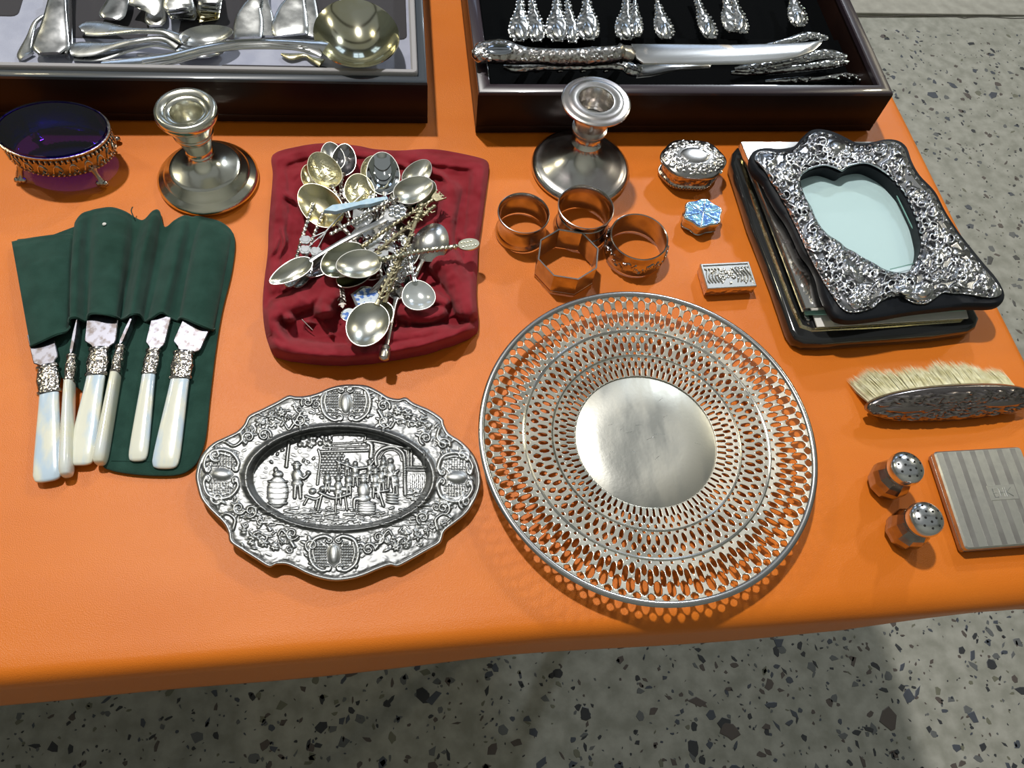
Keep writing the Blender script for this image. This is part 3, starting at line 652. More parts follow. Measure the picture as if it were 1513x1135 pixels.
t = nring('bulging silver napkin ring chased with flowers and scrolls, rightmost of the four', (945, 349), .024, R4P, RS, seg=72)
g = G(); rn = random.Random(3)
for k in range(16):
    a0 = 2 * math.pi * k / 16; up = 1 if k % 2 else -1; pts = []
    for q in range(16):
        s = q / 15; aa = a0 + .36 * s + .05 * math.sin(s * 9); z = .012 + up * .0052 * math.sin(s * 6.3); rr = r4 * (1.078 - ((z - .012) / .012) ** 2 * .05); pts.append((rr * math.cos(aa), rr * math.sin(aa), z))
    g.add(*g_sweep(pts, .0013, .0013, 6))
    aa = a0 + .17
    for q in range(5): b = 2 * math.pi * q / 5; g.add(*g_ball((r4 * 1.076 * math.cos(aa + .05 * math.cos(b)), r4 * 1.076 * math.sin(aa + .05 * math.cos(b)), .012 + .0014 * math.sin(b) - up * .002), .0011, 1, 6, 4))
tag(g.obj('flower_scrolls', RS, t), kind='stuff')

# ------------------------------------------------------------------ little boxes
def relief_patch(name, canvas, hh, m, parent, outer, inner_off, amp, c0, n=260, nr=70, px_of=None, inner=None, zf=None, base=None, closed_rim=None):
    """polar sheet between two traced outlines, its height read from the canvas; outer/inner in photo pixels"""
    cc = np.array(c0, float); th, ro = ray_contour(outer, cc, n)
    if inner is not None: _, ri = ray_contour(inner, cc, n)
    else: ri = ro * 0.004
    s = np.linspace(0, 1, nr)[:, None]; rr = ri[None] * (1 - s) + ro[None] * s
    X = cc[0] + rr * np.cos(th); Y = cc[1] + rr * np.sin(th); cx_, cy_ = px_of(X, Y)
    z = canvas.sample(cx_, cy_) * amp; bl = canvas.blur(6).sample(cx_, cy_) * amp
    zz = z + (zf(s, rr, X, Y) if zf else 0); W = Pn(X, Y, hh + zz)
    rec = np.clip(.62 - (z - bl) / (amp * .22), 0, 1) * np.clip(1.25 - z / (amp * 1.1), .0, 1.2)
    v = W.reshape(-1, 3); rec = rec.reshape(-1)
    f = ring_faces(nr, n)
    if base is not None:
        e = Pn(X[-1], Y[-1], np.full(n, base)); nv = len(v); v = np.vstack([v, e]); rec = np.append(rec, np.full(n, .6))
        f += [((nr - 1) * n + j, (nr - 1) * n + (j + 1) % n, nv + (j + 1) % n, nv + j) for j in range(n)]
        if inner is not None:
            e = Pn(X[0], Y[0], np.full(n, base)); nv = len(v); v = np.vstack([v, e]); rec = np.append(rec, np.full(n, .6))
            f += [(j, (j + 1) % n, nv + (j + 1) % n, nv + j) for j in range(n)]
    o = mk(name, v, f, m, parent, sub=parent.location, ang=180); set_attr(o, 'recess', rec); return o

# oval trinket box
c = at(1027, 229, .026); t = thing('trinket_box', 'oval scalloped silver trinket box with chased lid, beside the tall candlestick', 'box', (c.x, c.y, TZ), math.radians(-3))
LX = PR(979, 1074, 240, .026); LY = LX * .76
def lobed(a, rx=LX, ry=LY):
    k = 1 + .035 * math.cos(6 * a + .5) - .03 * math.exp(-((math.sin(a) * 1) ** 2) * 12); return (rx * k * math.cos(a), ry * k * math.sin(a))
ol = [lobed(2 * math.pi * k / 72, LX * .95, LY * .95) for k in range(72)]
g = G(); g.add(*g_prism(ol, [(.004, 0), (.0012, .0006), (.0006, .003), (.0028, .005), (.0034, .011), (.0022, .0175), (.002, .018)])); g.obj('body', mat('chased_box_side', (.74, .62, .54), 1, .22, col2=(.40, .32, .28), vscale=300, bump=.8, bscale=260, kind='voronoi', bdist=.0014), t)
g = G()
for k in range(60):
    a = 2 * math.pi * k / 60; x, y = lobed(a, LX * .90, LY * .90); g.add(*g_ball((x, y, .0022), .0016, 1.2, 6, 4))
tag(g.obj('bead_row', RS, t), kind='stuff')
cv = Cv(300, 240); q = cv
for k in range(14):
    a = 2 * math.pi * k / 14; q.spiral(150 + 112 * math.cos(a), 120 + 82 * math.sin(a), 17, 1.2, a, 4.2, 1, 1 if k % 2 else -1); q.flower(150 + 92 * math.cos(a + .22), 120 + 64 * math.sin(a + .22), 12, 5, .9, a); q.leaf(150 + 128 * math.cos(a + .2), 120 + 96 * math.sin(a + .2), 16, 8, a + 2, .8)
for k in range(30): q.dome(rn.uniform(60, 240), rn.uniform(60, 180), rn.uniform(3, 7), .45)
q.dome(150, 120, 60, .75, 42, 0)
def lidmesh(parent, cvs, name, m, z0):
    n, nr = 160, 44; V = []; rec = []; bl = cvs.blur(5)
    for i in range(nr):
        s = .01 + .99 * i / (nr - 1)
        for j in range(n):
            a = 2 * math.pi * j / n; x, y = lobed(a, LX * 1.02, LY * 1.02); x *= s; y *= s
            u = np.array([150 + x / LX * 140]); w_ = np.array([120 - y / LY * 110]); hgt = float(cvs.sample(u, w_)[0]); hb = float(bl.sample(u, w_)[0])
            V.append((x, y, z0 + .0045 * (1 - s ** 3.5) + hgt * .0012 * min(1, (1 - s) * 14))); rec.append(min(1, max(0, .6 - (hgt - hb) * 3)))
    for j in range(n): x, y, z = V[(nr - 1) * n + j]; V.append((x, y, z0 - .0035)); rec.append(.5)
    o = mk(name, V, ring_faces(nr + 1, n), m, parent, ang=180); set_attr(o, 'recess', rec); return o
lidmesh(t, cv, 'lid', RELO, .0215)
g = G(); g.add(*g_sweep([(.75 * LX, -.62 * LY, .020), (.80 * LX, -.66 * LY, .0195)], .004, .003, 8)); g.obj('thumb_catch', SILB, t)

# flower-shaped pill box
c = at(1039, 314, .014); t = thing('pill_box', 'tiny flower shaped pill box with iridescent blue shell lid', 'box', (c.x, c.y, TZ), math.radians(12))
FR = PR(1010, 1067, 318, .014)
def fl(r): return [(r * (1 + .075 * math.cos(6 * a)) * math.cos(a), r * .88 * (1 + .075 * math.cos(6 * a)) * math.sin(a)) for a in (2 * math.pi * k / 72 for k in range(72))]
g = G(); g.add(*g_prism(fl(FR * .97), [(.002, 0), (.0004, .0006), (.0002, .0015), (.0008, .0022), (.0008, .009)])); g.obj('body', RS, t)
g = G(); g.add(*g_prism(fl(FR), [(.0002, .009), (0, .0095), (0, .0130), (.0008, .0137)])); g.obj('lid', SIL, t)
for k in range(6):
    a0 = 2 * math.pi * k / 6; pts = [(.0004 * math.cos(a0 + math.pi / 6), .0004 * math.sin(a0 + math.pi / 6))]
    for j in range(9):
        a = a0 + .035 + (math.pi / 3 - .07) * j / 8; rr = FR * .93 * (1 + .075 * math.cos(6 * a)); pts.append((rr * math.cos(a), rr * .88 * math.sin(a)))
    g = G(); g.add(*g_prism(pts, [(0, .0136), (.0001, .0142)])); o = g.obj('shell_petal', IRID, t, smooth=False)
g = G()
for k in range(6):
    a = 2 * math.pi * k / 6; g.add(*g_sweep([(0, 0, .0143), (FR * .86 * math.cos(a), FR * .78 * math.sin(a), .0141)], .0006, .0005, 5))
tag(g.obj('star_wire', SILB, t))

# rectangular match box
def frame_from(p00, p10, p01, h):
    """origin and axes of a rectangle from three traced corners: near-left, near-right, far-left"""
    o = P(*p00, h); X = P(*p10, h) - o; Y = P(*p01, h) - o; return o, X, Y
o0, X0, Y0 = frame_from((1046, 426), (1118, 422), (1038, 390), .012)
t = thing('match_box', 'small rectangular silver box with grapevine relief lid', 'box', (o0.x, o0.y, TZ), math.atan2(X0.y, X0.x)); BW, BD = X0.length, Y0.length
g = G(); g.add(*g_box(0, BW, 0, BD, .0005, .0085, .0005)); g.obj('body', mat('chased_small_box', (.74, .64, .57), 1, .22, bump=.7, bscale=330, kind='voronoi', bdist=.0012), t)
g = G(); g.add(*g_prism(rect(BW + .0006, BD + .0006, 0, cx=BW / 2, cy=BD / 2), [(0, .0087), (0, .0114), (.0005, .0119), (.0018, .0119), (.0020, .0110)])); g.obj('lid', mat('small_lid_silver', (.55, .55, .54), 1, .3), t)
g = G()
for k in range(46): x, y = rn.gauss(BW * .52, BW * .14), rn.gauss(BD * .5, BD * .16); g.add(*g_ball((min(max(x, .003), BW - .003), min(max(y, .003), BD - .003), .0113), rn.uniform(.0007, .0013), 1, 7, 4))
for sgn in (-1, 1):
    for kk in range(5):
        x0 = BW / 2 + sgn * BW * (.16 + .065 * kk); g.add(*g_sweep(spline([(x0, BD * .22, .0112), (x0 + sgn * .002, BD * .45, .0116), (x0 - sgn * .001, BD * .75, .0116), (x0 + sgn * .003, BD * .82, .0112)], 10), .0013, .0011, 6))
    g.add(*g_ball((BW / 2 + sgn * BW * .3, BD * .68, .0112), .0024, .6, 8, 5))
tag(g.obj('grapevine_relief', SIL, t), kind='stuff')

# ------------------------------------------------------------------ big pierced plate
PCX, PCY, PRm = .1894, .2281, .1302
pl = thing('pierced_plate', 'large round pierced silver plate with plain disc centre on the orange cloth', 'plate', (PCX, PCY, TZ))
def pz(r): return float(np.interp(r, (0, .054, .0565, .0741, .0963, .115, .128, .1302), (.0090, .0090, .0092, .0115, .0140, .0170, .0195, .0200)))
PLM = mat('plate_silver', (.58, .57, .50), 1, .27, col2=(.47, .44, .37), vscale=26, rough2=.4)
PLD = mat('scuffed_plate_centre', (.50, .50, .46), 1, .30, col2=(.42, .41, .36), vscale=30, lo=.38, hi=.64, rough2=.46, bump=.05, bscale=400, vstretch=(1.5, .5, 1))
NPL = 76
def pierced(r0, r1, holes, m, name, nu=12, nv=30):
    """metal sheet with real holes: marching squares on one period, repeated round the plate"""
    def fn(u, v):
        r = 9.0
        for hu, hv, a, b, p in holes:
            for du in (-1, 0, 1):
                r = min(r, abs((u - hu + du) / a) ** p + abs((v - hv) / b) ** p - 1)
        return r
    val = [[fn(i / nu, j / nv) for j in range(nv + 1)] for i in range(nu + 1)]
    vs, idx, fs = [], {}, []; TU = nu * NPL
    def vid(key, u, v):
        if key not in idx:
            idx[key] = len(vs); r = r0 + (r1 - r0) * v; a = 2 * math.pi * u / NPL; vs.append((r * math.cos(a), r * math.sin(a), pz(r)))
        return idx[key]
    for rep in range(NPL):
        for i in range(nu):
            gi = rep * nu + i
            for j in range(nv):
                cs = [(i, j), (i + 1, j), (i + 1, j + 1), (i, j + 1)]; F4 = [val[a][b] for a, b in cs]
                if max(F4) <= 0: continue
                poly = []
                for k in range(4):
                    (a, b), (c2, d2) = cs[k], cs[(k + 1) % 4]; fa, fb = F4[k], F4[(k + 1) % 4]
                    if fa > 0: poly.append(vid((((rep * nu + a) % TU), b), rep + a / nu, b / nv))
                    if (fa > 0) != (fb > 0):
                        t_ = fa / (fa - fb); A1 = ((rep * nu + a) % TU, b); B1 = ((rep * nu + c2) % TU, d2); key = (min(A1, B1), max(A1, B1))
                        poly.append(vid(key, rep + (a + (c2 - a) * t_) / nu, (b + (d2 - b) * t_) / nv))
                if len(poly) >= 3: fs.append(poly)
    o = mk(name, vs, fs, m, pl, ang=60); md = o.modifiers.new('thickness', 'SOLIDIFY'); md.thickness = .0011; md.offset = 0; return o
pierced(.0957, .1290, [(.5, .085, .13, .035, 1.6), (0, .27, .24, .13, 1.9), (.5, .43, .24, .185, 2.1), (0, .665, .33, .17, 2.0), (.5, .86, .30, .08, 1.5)], PLM, 'outer_pierced_band')
pierced(.0735, .0963, [(0, .10, .22, .065, 1.4), (.5, .35, .25, .18, 1.8), (0, .64, .27, .14, 1.6), (.5, .87, .20, .06, 1.4)], PLM, 'middle_pierced_band')
pierced(.0555, .0741, [(.5, .22, .19, .19, 4), (0, .54, .24, .17, 1.7), (.5, .82, .22, .09, 1.9)], PLM, 'inner_pierced_band')
g = G(); g.add(*g_lathe([(1e-5, .0090), (.03, .0090), (.0560, .0090), (.0566, .0087), (.0560, .0080), (1e-5, .0080)], 120)); g.obj('centre_disc', PLD, pl)
for nm, rr, wd in (('raised_ring', .0741, .0022), ('raised_ring', .0960, .0030)):
    z = pz(rr); g = G(); g.add(*g_lathe([(rr - wd / 2, z - .0004), (rr - wd * .35, z + .0008), (rr, z + .0013), (rr + wd * .35, z + .0008), (rr + wd / 2, z - .0002), (rr, z - .0012)], 180, close=True)); g.obj(nm, SIL, pl)
g = G(); g.add(*g_lathe([(PRm + .0024 * math.cos(a) - .0015, .0200 + .0017 * math.sin(a)) for a in (2 * math.pi * k / 12 for k in range(12))], 200, close=True)); g.obj('rim_wire', mat('rim_silver', (.50, .50, .50), 1, .26), pl)
g = G(); g.add(*g_lathe([(.045, .0085), (.047, .004), (.050, .0003), (.052, .0003), (.050, .004), (.0475, .0085)], 90, close=True)); g.obj('foot_ring', SIL, pl)
g = G()
for k in range(14):
    a = rn.uniform(0, 6.28); r = rn.uniform(0, .045); an = rn.uniform(-.5, .8); l = rn.uniform(.002, .007); x, y = r * math.cos(a), r * math.sin(a); g.add(*g_sweep([(x, y, .00902), (x + l * math.cos(an), y + l * math.sin(an), .00902)], .00025, .0002, 4))
tag(g.obj('scratch', SILB, pl), kind='stuff')

# ------------------------------------------------------------------ oval tray with tavern relief (canvas in photo-crop pixels)
K7 = 3.4386
TR = [(830, 62), (900, 68), (960, 95), (1010, 125), (1060, 135), (1100, 128), (1140, 155), (1220, 190), (1285, 235), (1295, 265), (1320, 310), (1380, 350), (1430, 400), (1465, 460), (1482, 540), (1475, 600), (1450, 660), (1410, 720), (1350, 770), (1300, 810), (1285, 850), (1270, 875), (1200, 915), (1130, 955), (1060, 990), (1020, 985), (960, 1005), (890, 1035), (820, 1055), (740, 1063), (660, 1050), (590, 1025), (540, 1000), (490, 980), (440, 980), (400, 992), (330, 950), (260, 905), (205, 865), (195, 820), (170, 770), (110, 710), (60, 650), (40, 590), (30, 530), (45, 460), (70, 410), (120, 360), (180, 330), (240, 300), (275, 265), (300, 220), (370, 185), (440, 150), (500, 118), (540, 122), (590, 120), (650, 105), (710, 80), (770, 65)]
trp = closed_spline([(280 + a / K7, 550 + b / K7) for a, b in TR], 6)
cv = Cv(1513, 1100); q = cv; rn = random.Random(11)
OC = (762, 535)
def oval(cx, cy, rx, ry, w, amp, rot=0.03, n=400):
    for k in range(n):
        a = 2 * math.pi * k / n; x, y = rx * math.cos(a), ry * math.sin(a); q.dome(cx + x * math.cos(rot) - y * math.sin(rot), cy + x * math.sin(rot) + y * math.cos(rot), w, amp)
# four beaded cartouches with C-scrolls, oriented outwards
def cart(cx, cy, ang):
    c, s = math.cos(ang), math.sin(ang)
    def T(x, y): return (cx + x * c - y * s, cy + x * s + y * c)
    q.dome(cx, cy, 50, .95, 26, ang)
    q.dome(cx, cy, 60, .45, 34, ang)
    for m in (-1, 1):
        for k in range(5):
            for j in range(9):
                X, Y = T(-56 + 14 * j, m * (44 + 12 * k)); 
                if abs(-56 + 14 * j) < 66 - k * 4: q.dome(X, Y, 5.5, .42)
        q.line([T(-78, m * 14), T(-92, m * 50), T(-70, m * 104), T(-10, m * 124), T(50, m * 108), T(84, m * 60), T(72, m * 20)], 11, .75, 9)
        q.line([T(-60, m * 96), T(-10, m * 106), T(40, m * 94)], 6, .5)
        p = T(-74, m * 22); q.spiral(*p, 18, 1.3, ang + m * 1.2, 5.5, .8, -m)
        p = T(72, m * 30); q.spiral(*p, 18, 1.3, ang + m * 2.2, 5.5, .8, m)
        for j in range(7):
            a = .6 * j / 6 * 3.1 - .2; p = T(-80 + 26 * j, m * (112 + 8 * math.sin(j))); q.leaf(*p, 26, 13, ang + m * (.9 + .25 * j) - .4, .6)
for (x, y, a) in ((793, 160, math.pi / 2), (733, 925, math.pi / 2), (163, 518, 0.02), (1355, 533, 0.02)): cart(x, y, a)
# flower sprays on the four diagonals
def spray(x, y, sx, sy):
    for dx, dy, r, n in ((0, 0, 26, 6), (58, 34, 26, 5), (-52, -18, 24, 7), (104, 62, 16, 5), (-90, 4, 15, 5)): q.flower(x + sx * dx, y + sy * dy, r, n, .9, dx)
    for k in range(22):
        a = rn.uniform(0, 6.28); d = rn.uniform(26, 64); q.leaf(x + sx * rn.uniform(-80, 110) , y + sy * rn.uniform(-30, 66), rn.uniform(22, 38), rn.uniform(9, 14), a, .6)
    q.line([(x - sx * 150, y - sy * 20), (x - sx * 120, y + sy * 30), (x - sx * 90, y + sy * 66), (x - sx * 70, y + sy * 40)], 9, .7, 5)
    q.line([(x + sx * 160, y + sy * 70), (x + sx * 150, y + sy * 120), (x + sx * 190, y + sy * 150), (x + sx * 230, y + sy * 130)], 9, .7, 5)
spray(1110, 215, 1, 1); spray(415, 225, -1, 1); spray(1100, 870, 1, -1); spray(380, 868, -1, -1)
for (x, y, a, cwd) in ((600, 150, 2.6, 1), (985, 170, .4, -1), (560, 240, 3, -1), (990, 250, .2, 1), (300, 330, 2, 1), (380, 320, .2, -1), (1200, 335, 2, 1), (1290, 365, .3, -1), (310, 705, 2, -1), (250, 690, .4, 1), (1185, 740, 2, 1), (1290, 690, 1, -1), (520, 820, .5, 1), (960, 840, 2, -1), (620, 880, 2, 1), (910, 900, 0, -1), (1010, 100, 1, 1), (130, 420, 1, 1), (140, 640, 3, -1), (1390, 420, 1, -1), (1400, 660, 2, 1)):
    q.spiral(x, y, 34, 1.35, a, 7, .8, cwd); q.leaf(x, y, 56, 20, a + 2.4 * cwd, .6); q.leaf(x, y, 62, 18, a + 1.5 * cwd, .55); q.leaf(x, y, 50, 16, a + 3.3, .5)
for k in range(90):
    a = 2 * math.pi * k / 90; x = OC[0] + 545 * math.cos(a); y = OC[1] + 335 * math.sin(a)
    if k % 3: q.leaf(x, y, rn.uniform(26, 46), 12, a + rn.uniform(-1.2, 1.2), .42)
for k in range(260):
    a = rn.uniform(0, 6.28); r = rn.uniform(1.12, 1.42); x = OC[0] + 490 * r * math.cos(a); y = OC[1] + 285 * r * math.sin(a)
    x = min(max(x, 60), 1460); y = min(max(y, 80), 1040)
    S_ = q.a[int(y) - 9:int(y) + 10, int(x) - 9:int(x) + 10]
    if S_.size and S_.max() < .3: q.leaf(x, y, rn.uniform(24, 44), rn.uniform(9, 14), rn.uniform(0, 6.28), rn.uniform(.4, .6)) if k % 3 else q.spiral(x, y, rn.uniform(14, 22), 1.2, rn.uniform(0, 6), 4.5, .55, rn.choice((1, -1)))
for k in range(200):
    a = rn.uniform(0, 6.28); r = rn.uniform(1.1, 1.42); x = OC[0] + 500 * r * math.cos(a); y = OC[1] + 290 * r * math.sin(a); q.line([(x, y), (x + rn.uniform(-16, 16), y + rn.uniform(-12, 12))], 3, .3)
for cpt in trp[::1]: pass
rim_pts = [((a - 280) * K7, (b - 550) * K7) for a, b in trp]
for k in range(len(rim_pts)):
    x, y = rim_pts[k]; x2, y2 = rim_pts[(k + 1) % len(rim_pts)]
    for e in (0, .5): xx = x + (x2 - x) * e; yy = y + (y2 - y) * e; q.dome(xx + (OC[0] - xx) * .012, yy + (OC[1] - yy) * .016, 10, .85)
# the sunk field
fx, fy, frx, fry = 762, 548, 452, 242
mask = ((np.arange(1513)[None] - OC[0]) / 470) ** 2 + ((np.arange(1100)[:, None] - OC[1]) / 262) ** 2 < 1
q.a[mask] = 0
# tavern scene: wall with bricks, chimney hood, arch, tree, barrels, benches, drinkers
def body(x, y, s, lean=0, hat=1, sit=0):
    q.dome(x + lean * s * .5, y - 62 * s, 17 * s, 1.0, 19 * s)                     # head
    if hat: q.dome(x + lean * s * .5, y - 76 * s, 26 * s, .9, 8 * s); q.dome(x + lean * s * .5, y - 84 * s, 15 * s, 1.0, 11 * s)
    q.dome(x, y - 16 * s, 27 * s, 1.0, 38 * s, lean * .01)                         # trunk
    q.dome(x, y + 22 * s, 30 * s, .95, 22 * s)
    if sit: q.line([(x, y + 22 * s), (x - sit * 38 * s, y + 24 * s), (x - sit * 42 * s, y + 66 * s)], 11 * s, .8, 7 * s)
    else:
        q.line([(x - 10 * s, y + 26 * s), (x - 14 * s, y + 96 * s)], 11 * s, .85, 7 * s); q.line([(x + 12 * s, y + 26 * s), (x + 16 * s, y + 96 * s)], 11 * s, .85, 7 * s)
for r in range(9):
    for k in range(7): q.dome(672 + 17 * k + (8 if r % 2 else 0), 412 + 14 * r, 9, .3, 6, p=.3)
q.line([(668, 404), (905, 398)], 7, .7); q.line([(680, 384), (900, 376)], 4, .5); q.line([(690, 366), (890, 356)], 4, .4)
q.line([(720, 350), (735, 318), (880, 316), (890, 350)], 6, .5)
q.line([(888, 352), (940, 350), (1120, 390)], 7, .7); q.line([(905, 356), (925, 372), (922, 430)], 12, .6)
q.line([(948, 470), (946, 430), (975, 392), (1030, 378), (1075, 400), (1092, 440), (1094, 560), (1096, 622)], 9, .8); q.line([(965, 440), (990, 405), (1030, 394), (1066, 414), (1078, 450)], 4, .5)
for x in (1112, 1128, 1192): q.line([(x, 400), (x, 480)], 4, .6)
q.line([(1108, 482), (1200, 484)], 5, .7); q.line([(1108, 498), (1196, 500)], 4, .5)
for k in range(8): q.line([(1120 + 10 * k, 520), (1120 + 10 * k, 590)], 2.4, .25)
q.line([(505, 360), (498, 420), (492, 480)], 8, .7)
for k in range(46): q.leaf(rn.uniform(400, 720), rn.uniform(338, 385) if rn.random() < .6 else rn.uniform(400, 450) - 0, 22, 11, rn.uniform(0, 6.28), .6) if k % 2 else q.dome(rn.uniform(560, 730), rn.uniform(325, 372), 13, .65)
q.line([(655, 395), (665, 440), (655, 520), (650, 570)], 6, .5)
for (bx, by_, bw_, bh_) in ((448, 610, 52, 130), (900, 690, 46, 60)):
    q.dome(bx, by_, bw_, .8, bh_ * .62, p=.25)
    for k in range(5): q.line([(bx - bw_ * .9, by_ - bh_ * .42 + bh_ * .21 * k), (bx, by_ - bh_ * .38 + bh_ * .21 * k), (bx + bw_ * .9, by_ - bh_ * .42 + bh_ * .21 * k)], 4, .95)
q.dome(450, 520, 26, .9, 18); q.dome(438, 498, 10, .9, 16)
body(548, 545, .98, lean=-6); q.line([(545, 505), (575, 540), (600, 525)], 8, 1, 6); q.dome(604, 512, 12, 1)
body(756, 595, .78, hat=1, sit=0); body(842, 510, .72, hat=0); q.line([(842, 490), (790, 470), (745, 450)], 7, .95, 5); q.line([(850, 490), (910, 480), (938, 450)], 7, .95, 5)
body(800, 480, .5, hat=0); body(884, 620, 1.12, hat=1, sit=1); body(945, 560, .8, hat=1); body(1020, 505, .85, hat=0); q.line([(1010, 490), (1035, 520), (1060, 500)], 9, 1, 6); body(985, 470, .55, hat=0); body(760, 470, .45)
q.line([(660, 612), (735, 640), (815, 618)], 8, .95); q.line([(690, 590), (800, 596)], 14, .6); q.line([(672, 620), (652, 702)], 7, .8); q.line([(742, 640), (742, 716)], 5, .7); q.line([(790, 628), (800, 700)], 6, .7)
q.line([(590, 630), (640, 645), (672, 628)], 7, .8); q.line([(600, 640), (582, 672)], 6, .7); q.line([(650, 645), (640, 690)], 6, .7); q.dome(625, 605, 18, .85, 16); q.dome(676, 592, 15, 1)
q.line([(960, 600), (985, 680)], 7, .8); q.line([(945, 610), (1010, 600)], 6, .8)
for k in range(4): q.dome(1030, 620 + 14 * k, 34, .7, 8, .1)
for k in range(150):
    x, y = rn.uniform(340, 1190), rn.uniform(690, 780); q.line([(x, y), (x + rn.uniform(15, 50), y + rn.uniform(-6, 8))], rn.uniform(3, 6), rn.uniform(.2, .5))
for k in range(40): x, y = rn.uniform(1090, 1200), rn.uniform(590, 680); q.line([(x, y), (x + rn.uniform(8, 30), y + rn.uniform(-4, 4))], 4, .4)
for k in range(0): q.line([(rn.uniform(330, 640), rn.uniform(440, 700))] * 1 + [(rn.uniform(330, 640), rn.uniform(440, 700))], 3, .0)
nzf = Cv(1513, 1100)
for k in range(2600):
    x, y = rn.uniform(0, 1513), rn.uniform(0, 1100); nzf.dome(x, y, rn.uniform(9, 26), rn.uniform(.08, .30), rn.uniform(6, 15), rn.uniform(-.5, .5), p=1)
q.a = np.maximum(q.a, nzf.a * np.where(mask, .45, .5)) + .10 * nzf.a
# more company round the table
for (x, y, s_) in ((700, 548, .62), (808, 560, .66), (915, 500, .6), (975, 540, .7), (1045, 560, .62)): body(x, y, s_, hat=x % 2)
tc = at(505, 716, .012); tray = thing('oval_tray', 'scalloped oval silver tray embossed with flowers and a tavern scene', 'tray', (tc.x, tc.y, TZ))
def ezone(X, Y):
    cx_ = (X - 280) * K7; cy_ = (Y - 550) * K7
    return np.sqrt(((cx_ - 762) / 480) ** 2 + ((cy_ - 537) / 266) ** 2)
def trz(s, rr, X, Y):
    e = ezone(X, Y)
    ridge = .0030 * np.exp(-((e - .995) / .035) ** 2)
    well = -.0068 * np.clip((.965 - e) / .05, 0, 1) ** .8
    return ridge + well - .0022 * np.clip((s - .93) / .07, 0, 1) ** 2
pxo = lambda X, Y: ((X - 280) * K7, (Y - 550) * K7)
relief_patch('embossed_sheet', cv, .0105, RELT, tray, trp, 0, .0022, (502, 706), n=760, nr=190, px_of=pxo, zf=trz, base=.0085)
g = G(); c2 = np.array([502, 706.]); th, ro = ray_contour(trp, c2, 120)
und = Pn(c2[0] + ro * .66 * np.cos(th), c2[1] + ro * .66 * np.sin(th), np.full(120, .0007)); g.add(*g_prism([(a, b) for a, b, _ in und], [(.004, TZ), (.001, TZ + .0006), (0, TZ + .0009)])); g.obj('underside', SIL, tray, sub=tray.location)

# ------------------------------------------------------------------ stack of photo frames
K2 = 3.339
def X2(pts): return [(1070 + a / K2, 180 + b / K2) for a, b in pts]
def prism_px(name, pts, rings, m, parent, **k):
    """pts in photo pixels read at level h (last ring); rings as for g_prism, heights above the cloth"""
    h = rings[-1][1]; w_ = [P(a, b, h) for a, b in pts]
    g = G(); g.add(*g_prism([(q.x, q.y) for q in w_], [(i, TZ + z) for i, z in rings])); return g.obj(name, m, parent, sub=parent.location, **k)
# bottom frame
bo = [(1089, 216), (1083, 224), (1081, 240), (1110, 330), (1145, 420), (1168, 487), (1176, 499), (1190, 506), (1215, 507), (1300, 501), (1380, 495), (1432, 488), (1444, 482), (1449, 470), (1440, 452), (1400, 370), (1340, 240), (1330, 222), (1320, 216)]
c = at(1260, 360); t = thing('photo_frame', 'bottom frame of the stack, dark with rounded silver mounted corners', 'photo frame', (c.x, c.y, TZ))
prism_px('base', bo, [(.001, .0005), (0, .002), (0, .010), (.0012, .0128), (.004, .0140)], BLACKG, t, ang=60)
inn = [(1100, 226), (1092, 236), (1112, 300), (1140, 380), (1168, 455), (1182, 484), (1200, 490), (1300, 485), (1420, 476), (1430, 466), (1330, 240), (1318, 228)]
g = G(); w1 = ccw([(q.x, q.y) for q in (P(a, b, .0145) for a, b in inn)])
n = len(w1); v = [(a, b, TZ + .0138) for a, b in w1] + [(a, b, TZ + .0152) for a, b in offset(w1, .0008)] + [(a, b, TZ + .0152) for a, b in offset(w1, .0030)] + [(a, b, TZ + .0138) for a, b in offset(w1, .0038)]
g.add(v, ring_faces(4, n)); g.obj('silver_mount', GILT, t, sub=t.location)
g = G()
for k in range(70):
    s = k / 69; x = 1104 + (1190 - 1104) * s; y = 236 + (478 - 236) * s + 3 * math.sin(k); g.add(*g_ball(P(x + 5, y, .0150), rn.uniform(.0010, .0022), .6, 7, 4))
tag(g.obj('cast_border', ORNB, t, sub=t.location), kind='stuff')
# middle frame: white card, glass, silver frame
t = thing('photo_frame', 'middle frame of the stack, thin plain silver edge with glass and white backing card', 'photo frame', (c.x, c.y, TZ + .0155))
prism_px('backing_card', X2([(440, 955), (460, 1012), (800, 992), (1205, 968), (1195, 930), (800, 500), (600, 480)]), [(0, .0158), (0, .0170)], WCARD, t, smooth=False)
gl = prism_px('glass_pane', X2([(395, 930), (402, 950), (800, 945), (1190, 928), (1180, 900), (600, 400)]), [(0, .0185), (0, .0200)], GEDGE, t, smooth=False)
mo = X2([(82, 98), (95, 130), (250, 520), (402, 918), (760, 905), (1150, 880), (1080, 600), (800, 96)])
prism_px('silver_edge', mo, [(.0004, .0202), (0, .0206), (0, .0270), (.0005, .0276)], mat('plain_frame_silver', (.80, .77, .74), 1, .12, col2=(.42, .38, .38), vscale=60, lo=.55, hi=.66, rough2=.3), t, ang=30)
